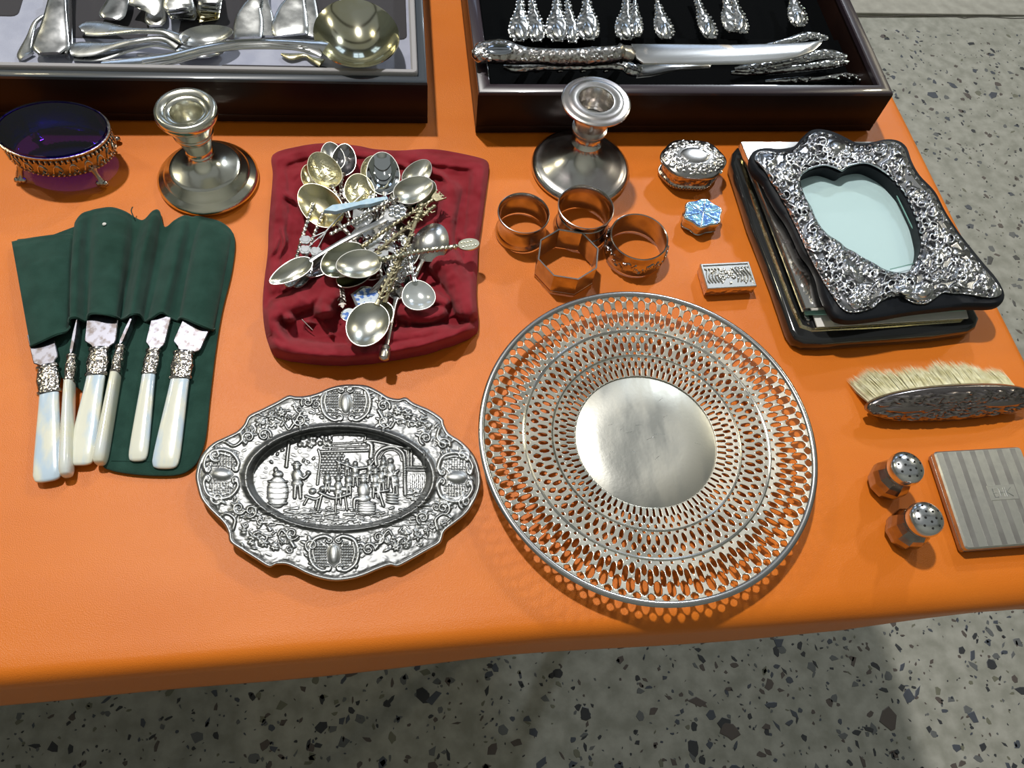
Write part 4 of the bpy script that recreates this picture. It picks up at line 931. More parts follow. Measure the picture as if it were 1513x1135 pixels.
# top frame: dark velvet board with repousse silver cover
t = thing('photo_frame', 'top frame of the stack, ornate embossed silver scrollwork around a heart topped opening', 'photo frame', (c.x, c.y, TZ + .028))
OUT = X2([(125, 190), (140, 148), (190, 130), (260, 135), (340, 122), (375, 85), (420, 45), (470, 36), (530, 48), (590, 75), (650, 103), (720, 103), (800, 86), (860, 95), (900, 128), (925, 195), (965, 265), (1040, 345), (1090, 440), (1150, 535), (1210, 615), (1290, 715), (1345, 780), (1382, 845), (1372, 895), (1320, 912), (1200, 912), (1060, 925), (900, 945), (750, 972), (620, 985), (545, 965), (505, 900), (480, 840), (462, 765), (430, 700), (385, 640), (352, 570), (312, 490), (262, 420), (222, 350), (190, 290), (142, 240)])
oc = closed_spline(OUT, 4); FH = .043
ow = ccw([(q.x, q.y) for q in (P(a, b, .036) for a, b in oc)])
INN = X2([(378, 300), (385, 262), (430, 235), (490, 220), (540, 232), (580, 246), (620, 222), (690, 210), (740, 225), (800, 260), (850, 310), (890, 360), (920, 420), (945, 480), (962, 540), (972, 600), (960, 660), (930, 712), (900, 742), (850, 742), (790, 726), (740, 697), (680, 666), (640, 640), (600, 620), (570, 592), (520, 560), (480, 520), (450, 470), (430, 420), (400, 370)])
ic = closed_spline(INN, 4); iw = ccw([(q.x, q.y) for q in (P(a, b, FH) for a, b in ic)])
g = G(); N_ = 220; cc = np.mean(iw, 0); th, ro = ray_contour(ow, cc, N_); _, ri = ray_contour(iw, cc, N_)
def rng(r, z): return [(cc[0] + r[k] * math.cos(th[k]), cc[1] + r[k] * math.sin(th[k]), TZ + z) for k in range(N_)]
v = rng(ri, .041) + rng(ri + .0015, .0285) + rng(ro - .003, .0282) + rng(ro - .0005, .0300) + rng(ro, .0335) + rng(ro - .0005, .0365) + rng(ro - .003, .0385) + rng(ri, .041)
g.add(v, ring_faces(8, N_)); g.obj('velvet_board', DARKV, t, sub=t.location)
prism_px('backing_card', X2([(330, 175), (340, 500), (560, 780), (980, 790), (1010, 560), (800, 180)]), [(0, .0282), (0, .0290)], CARD, t, smooth=False)
prism_px('glass_pane', X2([(340, 170), (345, 480), (570, 772), (820, 728), (985, 690), (972, 615), (835, 330), (740, 175)]), [(0, .0322), (0, .0342)], GLASS, t, smooth=False)
g = G(); g.add(*g_sweep([P(1070 + a / K2, 180 + b / K2, .0345) for a, b in ((835, 330), (972, 612), (982, 688), (820, 727))], .0008, .0012, 5)); g.obj('glass_edge', GEDGE, t, sub=t.location)
cv = Cv(1479, 1135); q = cv; rn = random.Random(5)
SO = X2([(150, 185), (165, 148), (215, 140), (265, 148), (345, 135), (385, 95), (430, 58), (475, 48), (530, 60), (590, 86), (650, 112), (720, 112), (800, 96), (852, 103), (888, 135), (912, 200), (955, 272), (1030, 352), (1080, 445), (1140, 540), (1200, 620), (1275, 715), (1330, 778), (1368, 830), (1358, 858), (1310, 868), (1240, 858), (1180, 850), (1120, 848), (1080, 845), (1040, 872), (1000, 896), (950, 898), (905, 884), (870, 862), (830, 866), (770, 888), (740, 915), (680, 936), (615, 940), (575, 915), (548, 880), (515, 830), (490, 790), (465, 745), (440, 700), (412, 645), (385, 585), (355, 520), (330, 470), (298, 410), (262, 345), (232, 300), (212, 262), (185, 225)])
so = closed_spline(SO, 5)
dense = [(x, y) for x, y in so]
def inside(poly, x, y):
    p = np.array(poly); j = np.roll(p, 1, 0); return bool(np.sum(((p[:, 1] > y) != (j[:, 1] > y)) & (x < (j[:, 0] - p[:, 0]) * (y - p[:, 1]) / (j[:, 1] - p[:, 1] + 1e-9) + p[:, 0])) % 2)
k = 0
while k < 430:
    x, y = rn.uniform(110, 1400), rn.uniform(30, 960); X_, Y_ = 1070 + x / K2, 180 + y / K2
    if not inside(so, X_, Y_) or inside(ic, X_, Y_): continue
    k += 1; z = rn.random()
    if z < .30: q.dome(x, y, rn.uniform(8, 22), rn.uniform(.4, .85), rn.uniform(7, 17), rn.uniform(0, 3))
    elif z < .62: q.leaf(x, y, rn.uniform(40, 70), rn.uniform(16, 28), rn.uniform(0, 6.28), rn.uniform(.4, .9))
    elif z < .80: q.spiral(x, y, rn.uniform(20, 34), 1.1, rn.uniform(0, 6.28), rn.uniform(6, 9), rn.uniform(.5, .95), rn.choice((1, -1)))
    elif z < .9: q.flower(x, y, rn.uniform(16, 26), 5, .85, rn.uniform(0, 6))
    else: a = rn.uniform(0, 6.28); q.line([(x, y), (x + 30 * math.cos(a), y + 30 * math.sin(a)), (x + 55 * math.cos(a + .6), y + 55 * math.sin(a + .6))], 7, .8, 3)
for (x, y) in ((300, 250), (1200, 740), (560, 640), (450, 590), (660, 860), (1060, 640)): q.flower(x, y, 52, 7, 1.05, x)
for (x, y, r, ry, rt) in ((555, 122, 42, 32, .2), (640, 735, 50, 20, .9), (610, 715, 30, 16, 1.2), (900, 835, 44, 26, 0), (980, 840, 40, 30, 0)): q.dome(x, y, r * 1.5, .7, ry * 1.6, rt); q.dome(x, y, r, 1.5, ry, rt)
for pts in ([(380, 260), (420, 232), (490, 214), (545, 226), (580, 242)], [(580, 242), (620, 216), (690, 204), (750, 222), (810, 262)]): q.line(pts, 9, .9)
for P_ in (so, ic):
    for k in range(0, len(P_), 2):
        x = (P_[k][0] - 1070) * K2; y = (P_[k][1] - 180) * K2; q.dome(x, y, 11, .7)
        x2 = (P_[(k + 1) % len(P_)][0] - 1070) * K2; y2 = (P_[(k + 1) % len(P_)][1] - 180) * K2; q.dome((x + x2) / 2, (y + y2) / 2, 8, .6)
def fz(s, rr, X, Y): return -.0045 * np.clip((s - .80) / .2, 0, 1) ** 1.6 - .0030 * np.clip((.10 - s) / .1, 0, 1) ** 1.5
cv = cv.blur(6)
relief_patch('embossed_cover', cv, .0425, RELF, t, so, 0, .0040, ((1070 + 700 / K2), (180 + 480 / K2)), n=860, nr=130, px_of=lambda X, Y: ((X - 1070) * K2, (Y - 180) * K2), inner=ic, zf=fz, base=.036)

# ------------------------------------------------------------------ clothes brush lying on its side
A1, B1 = P(1279, 603, .012), P(1530, 588, .012); mid = (A1 + B1) / 2; rz = math.atan2(B1.y - A1.y, B1.x - A1.x); LB = (B1 - A1).length
t = thing('clothes_brush', 'clothes brush with cream bristles and embossed silver back, lying on its side', 'brush', (mid.x, mid.y, TZ), rz)
til = math.radians(52)     # lean of the back plate
ey = Vector((0, math.cos(til), math.sin(til))); en = Vector((0, -math.sin(til), math.cos(til)))   # up the plate, and out of it towards the viewer
HB = .0158; C0 = Vector((0, -.002, .0140))
def bp(u, v, o=0.0): return C0 + Vector((u, 0, 0)) + ey * v + en * o
n, nr = 120, 30; V = []; rec = []; cvb = Cv(480, 140); q = cvb
for k in range(10):
    for m in (-1, 1): q.spiral(40 + 44 * k, 70 + m * 30, 18, 1.2, k, 5, .9, m if k % 2 else -m); q.leaf(28 + 44 * k, 70 + m * 12, 42, 13, m * .5 + .3 * k, .7)
for k in range(150): q.dome(rn.uniform(150, 330) if k % 2 else rn.uniform(20, 460), rn.uniform(20, 120), rn.uniform(4, 10), rn.uniform(.4, .9))
for x in (110, 370): q.dome(x, 70, 62, 1.0, 15, 0, p=.3)
for k in range(6): q.flower(180 + 25 * k, 70 + (10 if k % 2 else -10), 18, 5, 1.0, k)
blb = q.blur(4)
for i in range(nr):
    s = .01 + .99 * i / (nr - 1)
    for j in range(n):
        a = 2 * math.pi * j / n; ca = math.copysign(abs(math.cos(a)) ** .9, math.cos(a)); u = LB / 2 * ca * s; vv = HB * math.sin(a) * s
        U = np.array([240 + u / (LB / 2) * 235]); Wv = np.array([70 - vv / HB * 66]); hh = float(q.sample(U, Wv)[0]); hb_ = float(blb.sample(U, Wv)[0])
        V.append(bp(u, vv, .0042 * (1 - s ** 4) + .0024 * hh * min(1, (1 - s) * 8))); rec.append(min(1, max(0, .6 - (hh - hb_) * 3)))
for j in range(n):
    a = 2 * math.pi * j / n; ca = math.copysign(abs(math.cos(a)) ** .9, math.cos(a)); V.append(bp(LB / 2 * ca, HB * math.sin(a), -.005)); rec.append(.4)
V.append(bp(0, 0, -.005)); rec.append(.4)
F = ring_faces(nr + 1, n); F += [(nr * n + j, nr * n + (j + 1) % n, (nr + 1) * n) for j in range(n)]
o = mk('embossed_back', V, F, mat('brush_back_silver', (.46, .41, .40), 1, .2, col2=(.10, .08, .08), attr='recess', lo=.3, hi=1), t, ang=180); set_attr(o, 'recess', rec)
g = G(); g.add(*g_prism([(LB * .465 * math.cos(a), HB * .80 * math.sin(a)) for a in (2 * math.pi * k / 60 for k in range(60))], [(.0005, 0), (0, .0005), (0, .0035), (.0004, .004)]))
vv = [bp(x, y, -.0088 + z) for x, y, z in g.v]; mk('bristle_block', vv, g.f, mat('dark_block', (.05, .03, .02), 0, .5), t)
rb_ = random.Random(2); V = []; F = []
for k in range(7000):
    a = rb_.uniform(0, 6.28); r = math.sqrt(rb_.random()); u = LB * .445 * r * math.cos(a); vv = HB * .72 * r * math.sin(a)
    Lh = rb_.uniform(.028, .034) + .003 * math.sin(u * 90) + .002 * math.sin(u * 230); e = u / (LB / 2)
    b = bp(u, vv, -.008); spread = -.35 * max(0, -e - .35) * 1.6; clump = .0016 * math.sin(u * 620 + vv * 200)
    d = (-en * .70 + Vector((spread + rb_.gauss(0, .05) + clump * 8 - .05, .55, .10 * (vv / HB) + rb_.gauss(0, .035) - .02))).normalized()
    tip = b + d * Lh; tip.z = max(tip.z, .0006); md = b + d * Lh * .55 + Vector((0, 0, .0006)); md.z = max(md.z, .0006)
    s1 = Vector((.00028, 0, 0)); s2 = Vector((0, 0, .00028)); i0 = len(V)
    V += [b - s1, b + s1, b + s2, md - s1 * .9, md + s1 * .9, md + s2 * .9, tip]
    F += [(i0, i0 + 1, i0 + 4, i0 + 3), (i0 + 1, i0 + 2, i0 + 5, i0 + 4), (i0 + 2, i0, i0 + 3, i0 + 5), (i0 + 3, i0 + 4, i0 + 6), (i0 + 4, i0 + 5, i0 + 6), (i0 + 5, i0 + 3, i0 + 6)]
me = bpy.data.meshes.new('bristles'); me.from_pydata([tuple(p) for p in V], [], F); me.update(); tag(link('bristles', me, BRIS, t), None, kind='stuff')

# ------------------------------------------------------------------ shakers
def shaker(label, top, base, rz):
    b = P(*base, 0); t = thing('shaker', label, 'shaker', (b.x, b.y, TZ), rz, 'pair of pepper shakers')
    H = .034; r = .0140
    SM = bpy.data.materials.get('shaker_silver') or mat('shaker_silver', (.50, .45, .41), 1, .16, col2=(.32, .28, .26), vscale=80, rough2=.22)
    g = G(); g.add(*g_lathe([(r * .80, 0), (r * .90, .0008), (r * 1.05, .004), (r * 1.12, .009), (r * 1.10, .014), (r * .98, .019), (r * .82, .0235), (r * .76, .025)], 10)); g.obj('faceted_body', SM, t, smooth=False)
    g = G(); g.add(*g_lathe([(r * .74, .0245), (r * .82, .0255), (r * .86, .0270), (r * .80, .0282), (r * .86, .0292)], 40)); g.obj('collar', SM, t)
    prof = [(r * .86, .0285), (r * .93, .0300), (r * .95, .0325), (r * .92, .0350)]; 
    for k in range(1, 8): a = k / 7 * math.pi / 2; prof.append((max(r * .92 * math.cos(a), 1e-5), .0350 + .0062 * math.sin(a)))
    g = G(); g.add(*g_lathe(prof, 48)); g.obj('domed_cap', SILB, t)
    g = G()
    for ring, cnt in ((.30, 5), (.62, 9)):
        for k in range(cnt):
            a = 2 * math.pi * k / cnt + ring; x, y = r * ring * math.cos(a), r * ring * math.sin(a); z = .0350 + .0062 * math.sqrt(1 - (ring / .92) ** 2)
            g.add(*g_ball((x, y, z - .00015), r * .075, .6, 8, 4))
    tag(g.obj('sprinkle_holes', HOLE, t), kind='stuff'); return t
shaker('silver pepper shaker with faceted body, the farther of the two, below the brush', None, (1305, 716), .2)
shaker('silver pepper shaker with faceted body, the nearer one beside the cigarette case', None, (1331, 788), .5)

# ------------------------------------------------------------------ cigarette case
o0, X0, Y0 = frame_from((1428, 812), (1513, 805.5), (1380, 667), .0105)
W_ = (P(1378, 666, .0105) - P(1508, 663, .0105)).length; D_ = Y0.length; rz = math.atan2(X0.y, X0.x)
t = thing('cigarette_case', 'flat striped silver cigarette case with engraved initials, cut off by the right edge', 'case', (o0.x, o0.y, TZ), rz)
CM = mat('striped_case_silver', (.64, .64, .60), 1, .36, col2=(.50, .50, .47), vscale=90, rough2=.44)
cs = (math.pi / 2 - (math.atan2(Y0.y, Y0.x) - rz)); sk = D_ * math.sin(cs)
def skew(x, y): return (x + y / D_ * sk * 1.0, y * math.cos(cs))
g = G(); g.add(*g_prism([skew(x, y) for x, y in rect(W_, D_, .003, 4, W_ / 2, D_ / 2)], [(.0012, .0002), (0, .0012), (0, .0048), (.0005, .0052)])); g.obj('lower_shell', mat('case_side', (.40, .34, .30), 1, .2), t)
g = G(); g.add(*g_prism([skew(x, y) for x, y in rect(W_, D_, .003, 4, W_ / 2, D_ / 2)], [(.0005, .0053), (0, .0057), (0, .0093), (.0012, .0105)])); g.obj('lid', CM, t)
BANDM = mat('brushed_band', (.44, .43, .42), 1, .42, col2=(.34, .33, .32), vscale=60)
for k in range(6):
    x0 = W_ * (.085 + .155 * k); g = G(); g.add(*g_prism([skew(x0, .0016), skew(x0 + .0046, .0016), skew(x0 + .0046, D_ - .0016), skew(x0, D_ - .0016)], [(0, .0104), (0, .01062)])); g.obj('engraved_band', BANDM, t, smooth=False)
# cartouche with the initials
def stroke(g, pts, w=.0006, z=.0110): g.add(*g_sweep([(*skew(a, b), z) for a, b in pts], w, .0005, 5))
cu, cvv = W_ * .60, D_ * .53
g = G(); g.add(*g_prism([skew(x, y) for x, y in rect(.024, .0125, 0, 4, cu, cvv)], [(0, .0105), (.0003, .01085)])); g.obj('cartouche', CM, t, smooth=False)
g = G(); h_ = .0036
L_ = [[[(-.0080, h_), (-.0080, -h_)], [(-.0080, h_), (-.0045, h_)], [(-.0080, 0), (-.0050, 0)], [(-.0080, -h_), (-.0045, -h_)]],
      [[(-.0025, -h_), (-.0025, h_)], [(.0012, -h_), (.0012, h_)], [(-.0025, 0), (.0012, 0)]],
      [[(.0030, -h_), (.0030, h_)], [(.0078, h_), (.0032, 0), (.0080, -h_)]]]
for let in L_:
    for s in let: stroke(g, [(cu + a, cvv + b) for a, b in s])
g.obj('engraved_initials', SILB, t)

# ------------------------------------------------------------------ green baize roll with six pearl handled knives
c = at(180, 500); roll = thing('knife_roll', 'dark green baize knife roll with pockets, left of the red cloth', 'cloth', (c.x, c.y, TZ))
BK = [(20, 360), (60, 352), (120, 330), (165, 315), (240, 335), (275, 322), (318, 328), (345, 345), (343, 395), (328, 457), (318, 517), (309, 593), (304, 642), (297, 668), (286, 688), (265, 700), (230, 702), (189, 699), (160, 693), (150, 684), (152, 650), (140, 600), (118, 575), (95, 560), (70, 545), (50, 520), (36, 450)]
bc = closed_spline(BK, 4); hB = .003
w_ = ccw([(q.x, q.y) for q in (P(a, b, hB) for a, b in bc)]); g = G(); g.add(*g_prism(w_, [(.0010, TZ), (0, TZ + .0006), (0, TZ + .0022), (.0012, TZ + .003), (.006, TZ + .0028)])); g.obj('back_panel', GREEN, roll, sub=roll.location)
KN = [(17, 357, 45, 514, 8), (40, 352, 58, 508, 10), (75, 347, 82, 497, 11), (100, 345, 98, 492, 8), (110, 346, 104, 484, 5), (110, 330, 103, 474, 11), (120, 316, 112, 471, 12), (133, 311, 127, 477, 6), (145, 308, 133, 466, 11), (165, 306, 153, 466, 13), (185, 312, 170, 470, 11), (203, 323, 178, 474, 4), (213, 324, 186, 472, 8), (226, 311, 194, 467, 13), (236, 312, 206, 467, 9), (243, 335, 214, 477, 3), (258, 325, 222, 474, 7), (272, 318, 238, 464, 10), (284, 320, 250, 471, 5), (292, 319, 262, 476, 3.5), (303, 321, 270, 472, 9), (325, 327, 292, 481, 11), (341, 339, 312, 489, 7), (344, 352, 317, 489, 2)]
kn = spline(KN, 150); V = []; NR = 60
for i, (tx, ty, bx, by_, z) in enumerate(kn):
    for j in range(NR + 3):
        s = min(j, NR) / NR; px = tx + (bx - tx) * s; py = ty + (by_ - ty) * s
        px += 2.2 * math.sin(s * 3.1) * math.sin(i * .13)
        zz = .0012 * max(z - 1.2, .8) * (.55 + .45 * min(1, s * 4)) * (1 - .10 * (1 - s)) + .0007 * mnoise.noise(Vector((px * .05, py * .03, 3)))
        if s < .04: zz *= .75
        if j >= NR - 2 and j <= NR: zz += .0005
        if j > NR: zz -= .0012 * (j - NR); py -= 1.5 * (j - NR)
        V.append(P(px, py, max(zz, .0031)))
F = [(i * (NR + 3) + j, (i + 1) * (NR + 3) + j, (i + 1) * (NR + 3) + j + 1, i * (NR + 3) + j + 1) for i in range(len(kn) - 1) for j in range(NR + 2)]
o = mk('pocket_flap', V, F, GREEN, roll, sub=roll.location, ang=180); md = o.modifiers.new('thickness', 'SOLIDIFY'); md.thickness = .0012; md.offset = -1
g = G(); pts = spline([(x, y, z) for x, y, z in ((bx, by_ - 3, .001 * z + .0012) for _, _, bx, by_, z in KN)], 200)
g.add(*g_sweep([P(*q) for q in pts], .0016, .0014, 6)); g.obj('hem', GREEN, roll, sub=roll.location)
g = G(); g.add(*g_ball(P(154, 331, .0118), .0016, .5, 10, 4)); g.obj('white_fleck', WCARD, roll, sub=roll.location)
g = G(); g.add(*g_sweep(spline([P(198, 322, .006), P(194, 312, .008), P(196, 306, .007)], 8), .001, .001, 5)); g.obj('loose_thread', GREEN, roll, sub=roll.location)
FER = mat('chased_ferrule', (.62, .58, .54), 1, .25, col2=(.22, .20, .19), vscale=420, lo=.44, hi=.6, bump=.9, bscale=420, kind='voronoi', bdist=.0012)
#      blade top, ferrule start, ferrule end, handle end, handle px width, blade px width, edge-on, text
KV = [((60, 497), (70, 541), (73, 582), (70, 712), 37, 38, 0, 'leftmost, its handle lowest on the orange cloth'), ((116, 478), (107, 527), (103, 566), (98, 705), 17, 6, 1, 'seen edge-on, second from the left'),
      ((152, 468), (147, 515), (142, 556), (118, 688), 36, 46, 0, 'third from the left with the widest blade stub'), ((198, 470), (179, 513), (171, 554), (147, 687), 17, 6, 1, 'seen edge-on, fourth from the left'),
      ((238, 472), (227, 517), (220, 554), (203, 682), 26, 28, 0, 'half turned, yellowed at its tip'), ((290, 480), (272, 520), (266, 561), (243, 693), 37, 42, 0, 'rightmost, lying fully on the green baize')]
for i, (bt, f0, f1, he, wp, bwp, edge, d) in enumerate(KV):
    hh = .0068 if not edge else .0080; s_ = .000515
    c = P(*f0, hh); t = thing('fruit_knife', 'pearl handled knife in green roll, ' + d, 'knife', (c.x, c.y, TZ + hh), 0, 'pearl handled knives in the green roll')
    ths = .0055 if not edge else .014
    pts = spline([[*P(f1[0] + (he[0] - f1[0]) * s, f1[1] + (he[1] - f1[1]) * s, hh - .0024 * s), wp * s_ * k, ths * k2] for s, k, k2 in ((0, .72, .9), (.15, .76, 1), (.5, .90, 1), (.85, 1.0, 1), (.96, .90, .8), (.992, .62, .5), (1, .2, .2))], 36)
    g = G(); g.add(*g_sweep(pts[:, :3], pts[:, 3], pts[:, 4], 20, sq=.7)); o = g.obj('handle', PEARLY if edge else PEARL, t, sub=t.location)
    fp = [[*P(f0[0] + (f1[0] - f0[0]) * s, f0[1] + (f1[1] - f0[1]) * s, hh), wp * s_ * k, (.0075 if not edge else .012) * k] for s, k in ((-.03, .70), (0, .86), (.08, .86), (.10, .74), (.2, .78), (.5, .90), (.8, .80), (.88, .78), (.90, .90), (.97, .90), (1.0, .8))]
    fp = np.array(fp); g = G(); g.add(*g_sweep(fp[:, :3], fp[:, 3], fp[:, 4], 20, sq=.85)); g.obj('ferrule', FER, t, sub=t.location)
    g = G()
    for k in range(10):
        s = .25 + .5 * rn.random(); x = f0[0] + (f1[0] - f0[0]) * s + rn.uniform(-.3, .3) * wp; y = f0[1] + (f1[1] - f0[1]) * s; g.add(*g_ball(P(x, y, hh + (.0030 if not edge else .005)), rn.uniform(.0006, .0011), 1, 7, 4))
    tag(g.obj('ferrule_relief', SIL, t, sub=t.location), kind='stuff')
    dx, dy = bt[0] - f0[0], bt[1] - f0[1]; L = math.hypot(dx, dy); ux, uy = dx / L, dy / L; nx_, ny_ = -uy, ux; hw = bwp / 2
    if nx_ < 0: nx_, ny_ = -nx_, -ny_
    pr = [(-.45, 0), (-.55, 3), (-.98, 8), (-1, 12), (-1, L + 6), (1, L + 6), (1, 15), (.94, 10), (.72, 6), (.5, 0)] if not edge else [(-.5, 0), (-1, 6), (-1, L * .6), (-.4, L + 8), (.4, L + 8), (1, L * .6), (1, 6), (.5, 0)]
    bl = [P(f0[0] + ux * b + nx_ * a * hw, f0[1] + uy * b + ny_ * a * hw, hh) for a, b in pr]
    g = G(); tk = .0007 if not edge else .004; g.add(*g_prism([(q.x, q.y) for q in bl], [(.0004, TZ + hh - tk), (0, TZ + hh - tk * .5), (0, TZ + hh + tk * .3), (.0005, TZ + hh + tk)])); g.obj('blade', STEEL, t, sub=t.location)

# ------------------------------------------------------------------ crumpled dark red cloth bag
K6 = 3.243
RO = [(75, 125), (200, 85), (330, 70), (480, 82), (560, 98), (680, 105), (800, 98), (900, 105), (1060, 138), (1105, 160), (1110, 200), (1092, 330), (1075, 460), (1060, 560), (1056, 680), (1050, 800), (1060, 950), (1030, 985), (860, 1045), (700, 1082), (550, 1105), (400, 1118), (250, 1112), (130, 1100), (72, 1065), (40, 985), (26, 850), (35, 720), (50, 600), (55, 470), (65, 350), (75, 220)]
cv = Cv(1135, 1135); q = cv; rn = random.Random(9)
def ln(pts, w, amp, w2=None): q.line(pts, w, amp, w2)
ln([(90, 150), (300, 96), (480, 105), (700, 135), (1070, 175)], 40, .26, 30)
ln([(100, 160), (110, 400), (80, 620), (90, 760)], 40, .2, 36)
ln([(1070, 190), (1050, 420), (1030, 640), (1010, 780)], 50, .32, 50)
ln([(930, 300), (900, 520), (930, 640)], 50, .42, 40)
ln([(560, 640), (400, 700), (250, 800), (110, 860)], 70, .62, 56)
ln([(400, 690), (330, 860)], 74, .80, 60); ln([(330, 760), (200, 830), (60, 900), (55, 960)], 52, .60, 40)
ln([(880, 620), (960, 730), (1010, 860)], 82, .88, 66); ln([(760, 650), (700, 760), (690, 860)], 40, .45, 34); ln([(700, 880), (800, 900), (880, 880)], 44, .62, 34)
ln([(90, 1040), (300, 1075), (520, 1075), (800, 1030), (1000, 960)], 52, .60, 46)
ln([(60, 930), (100, 980), (150, 1040)], 40, .55, 30); ln([(480, 1010), (640, 1000), (800, 985), (980, 960)], 50, .52, 34)
ln([(640, 700), (760, 770), (900, 830)], 40, .5, 30)
q.dome(150, 905, 34, .72, 22, .2)
for k in range(26): x, y = rn.uniform(80, 1050), rn.uniform(120, 1080); a = rn.uniform(-.5, 2.2); ln([(x, y), (x + 70 * math.cos(a), y + 70 * math.sin(a)), (x + 130 * math.cos(a + .3), y + 130 * math.sin(a + .3))], rn.uniform(10, 22), rn.uniform(.22, .42), 6)
cv = cv.blur(26)
for (x, y, r, ry) in ((330, 935, 110, 55), (420, 860, 70, 60), (960, 925, 62, 34), (260, 690, 60, 36)): cv.dome(x, y, r, -.5, ry, -.3, p=1, add=True)
cv = cv.blur(8)
rc = closed_spline([(380 + a / K6, 190 + b / K6) for a, b in RO], 4)
c = at(555, 370); bag = thing('cloth_bag', 'crumpled dark red cotton bag lying flat under the heap of souvenir spoons', 'bag', (c.x, c.y, TZ))
th, ro = ray_contour(rc, np.array([555., 372.]), 300); NRR = 130
s = np.linspace(.004, 1, NRR)[:, None]; X = 555 + s * ro * np.cos(th); Y = 372 + s * ro * np.sin(th)
hc = np.maximum(cv.sample((X - 380) * K6, (Y - 190) * K6), -.1)
nz = np.array([[mnoise.noise(Vector((X[i, j] * .045, Y[i, j] * .045, 2))) * .0028 + mnoise.noise(Vector((X[i, j] * .11, Y[i, j] * .11, 5))) * .0012 for j in range(300)] for i in range(NRR)])
Z = .0050 + hc * (.0185 + .009 * np.clip((Y - 425) / 40, 0, 1)) + nz; Z = np.maximum(Z, .0028); Z = Z * (1 - .55 * np.clip((s - .94) / .06, 0, 1) ** 2)
W3 = Pn(X, Y, Z).reshape(-1, 3); e = Pn(X[-1], Y[-1], Z[-1]); e[:, 2] = TZ + .0002
W3 = np.vstack([W3, e]); f = ring_faces(NRR + 1, 300)
mk('crumpled_fabric', W3, f, RED, bag, sub=bag.location, ang=180)
def bag_h(px, py): return float(cv.sample(np.array([(px - 380) * K6]), np.array([(py - 190) * K6]))[0]) * .020 + .005

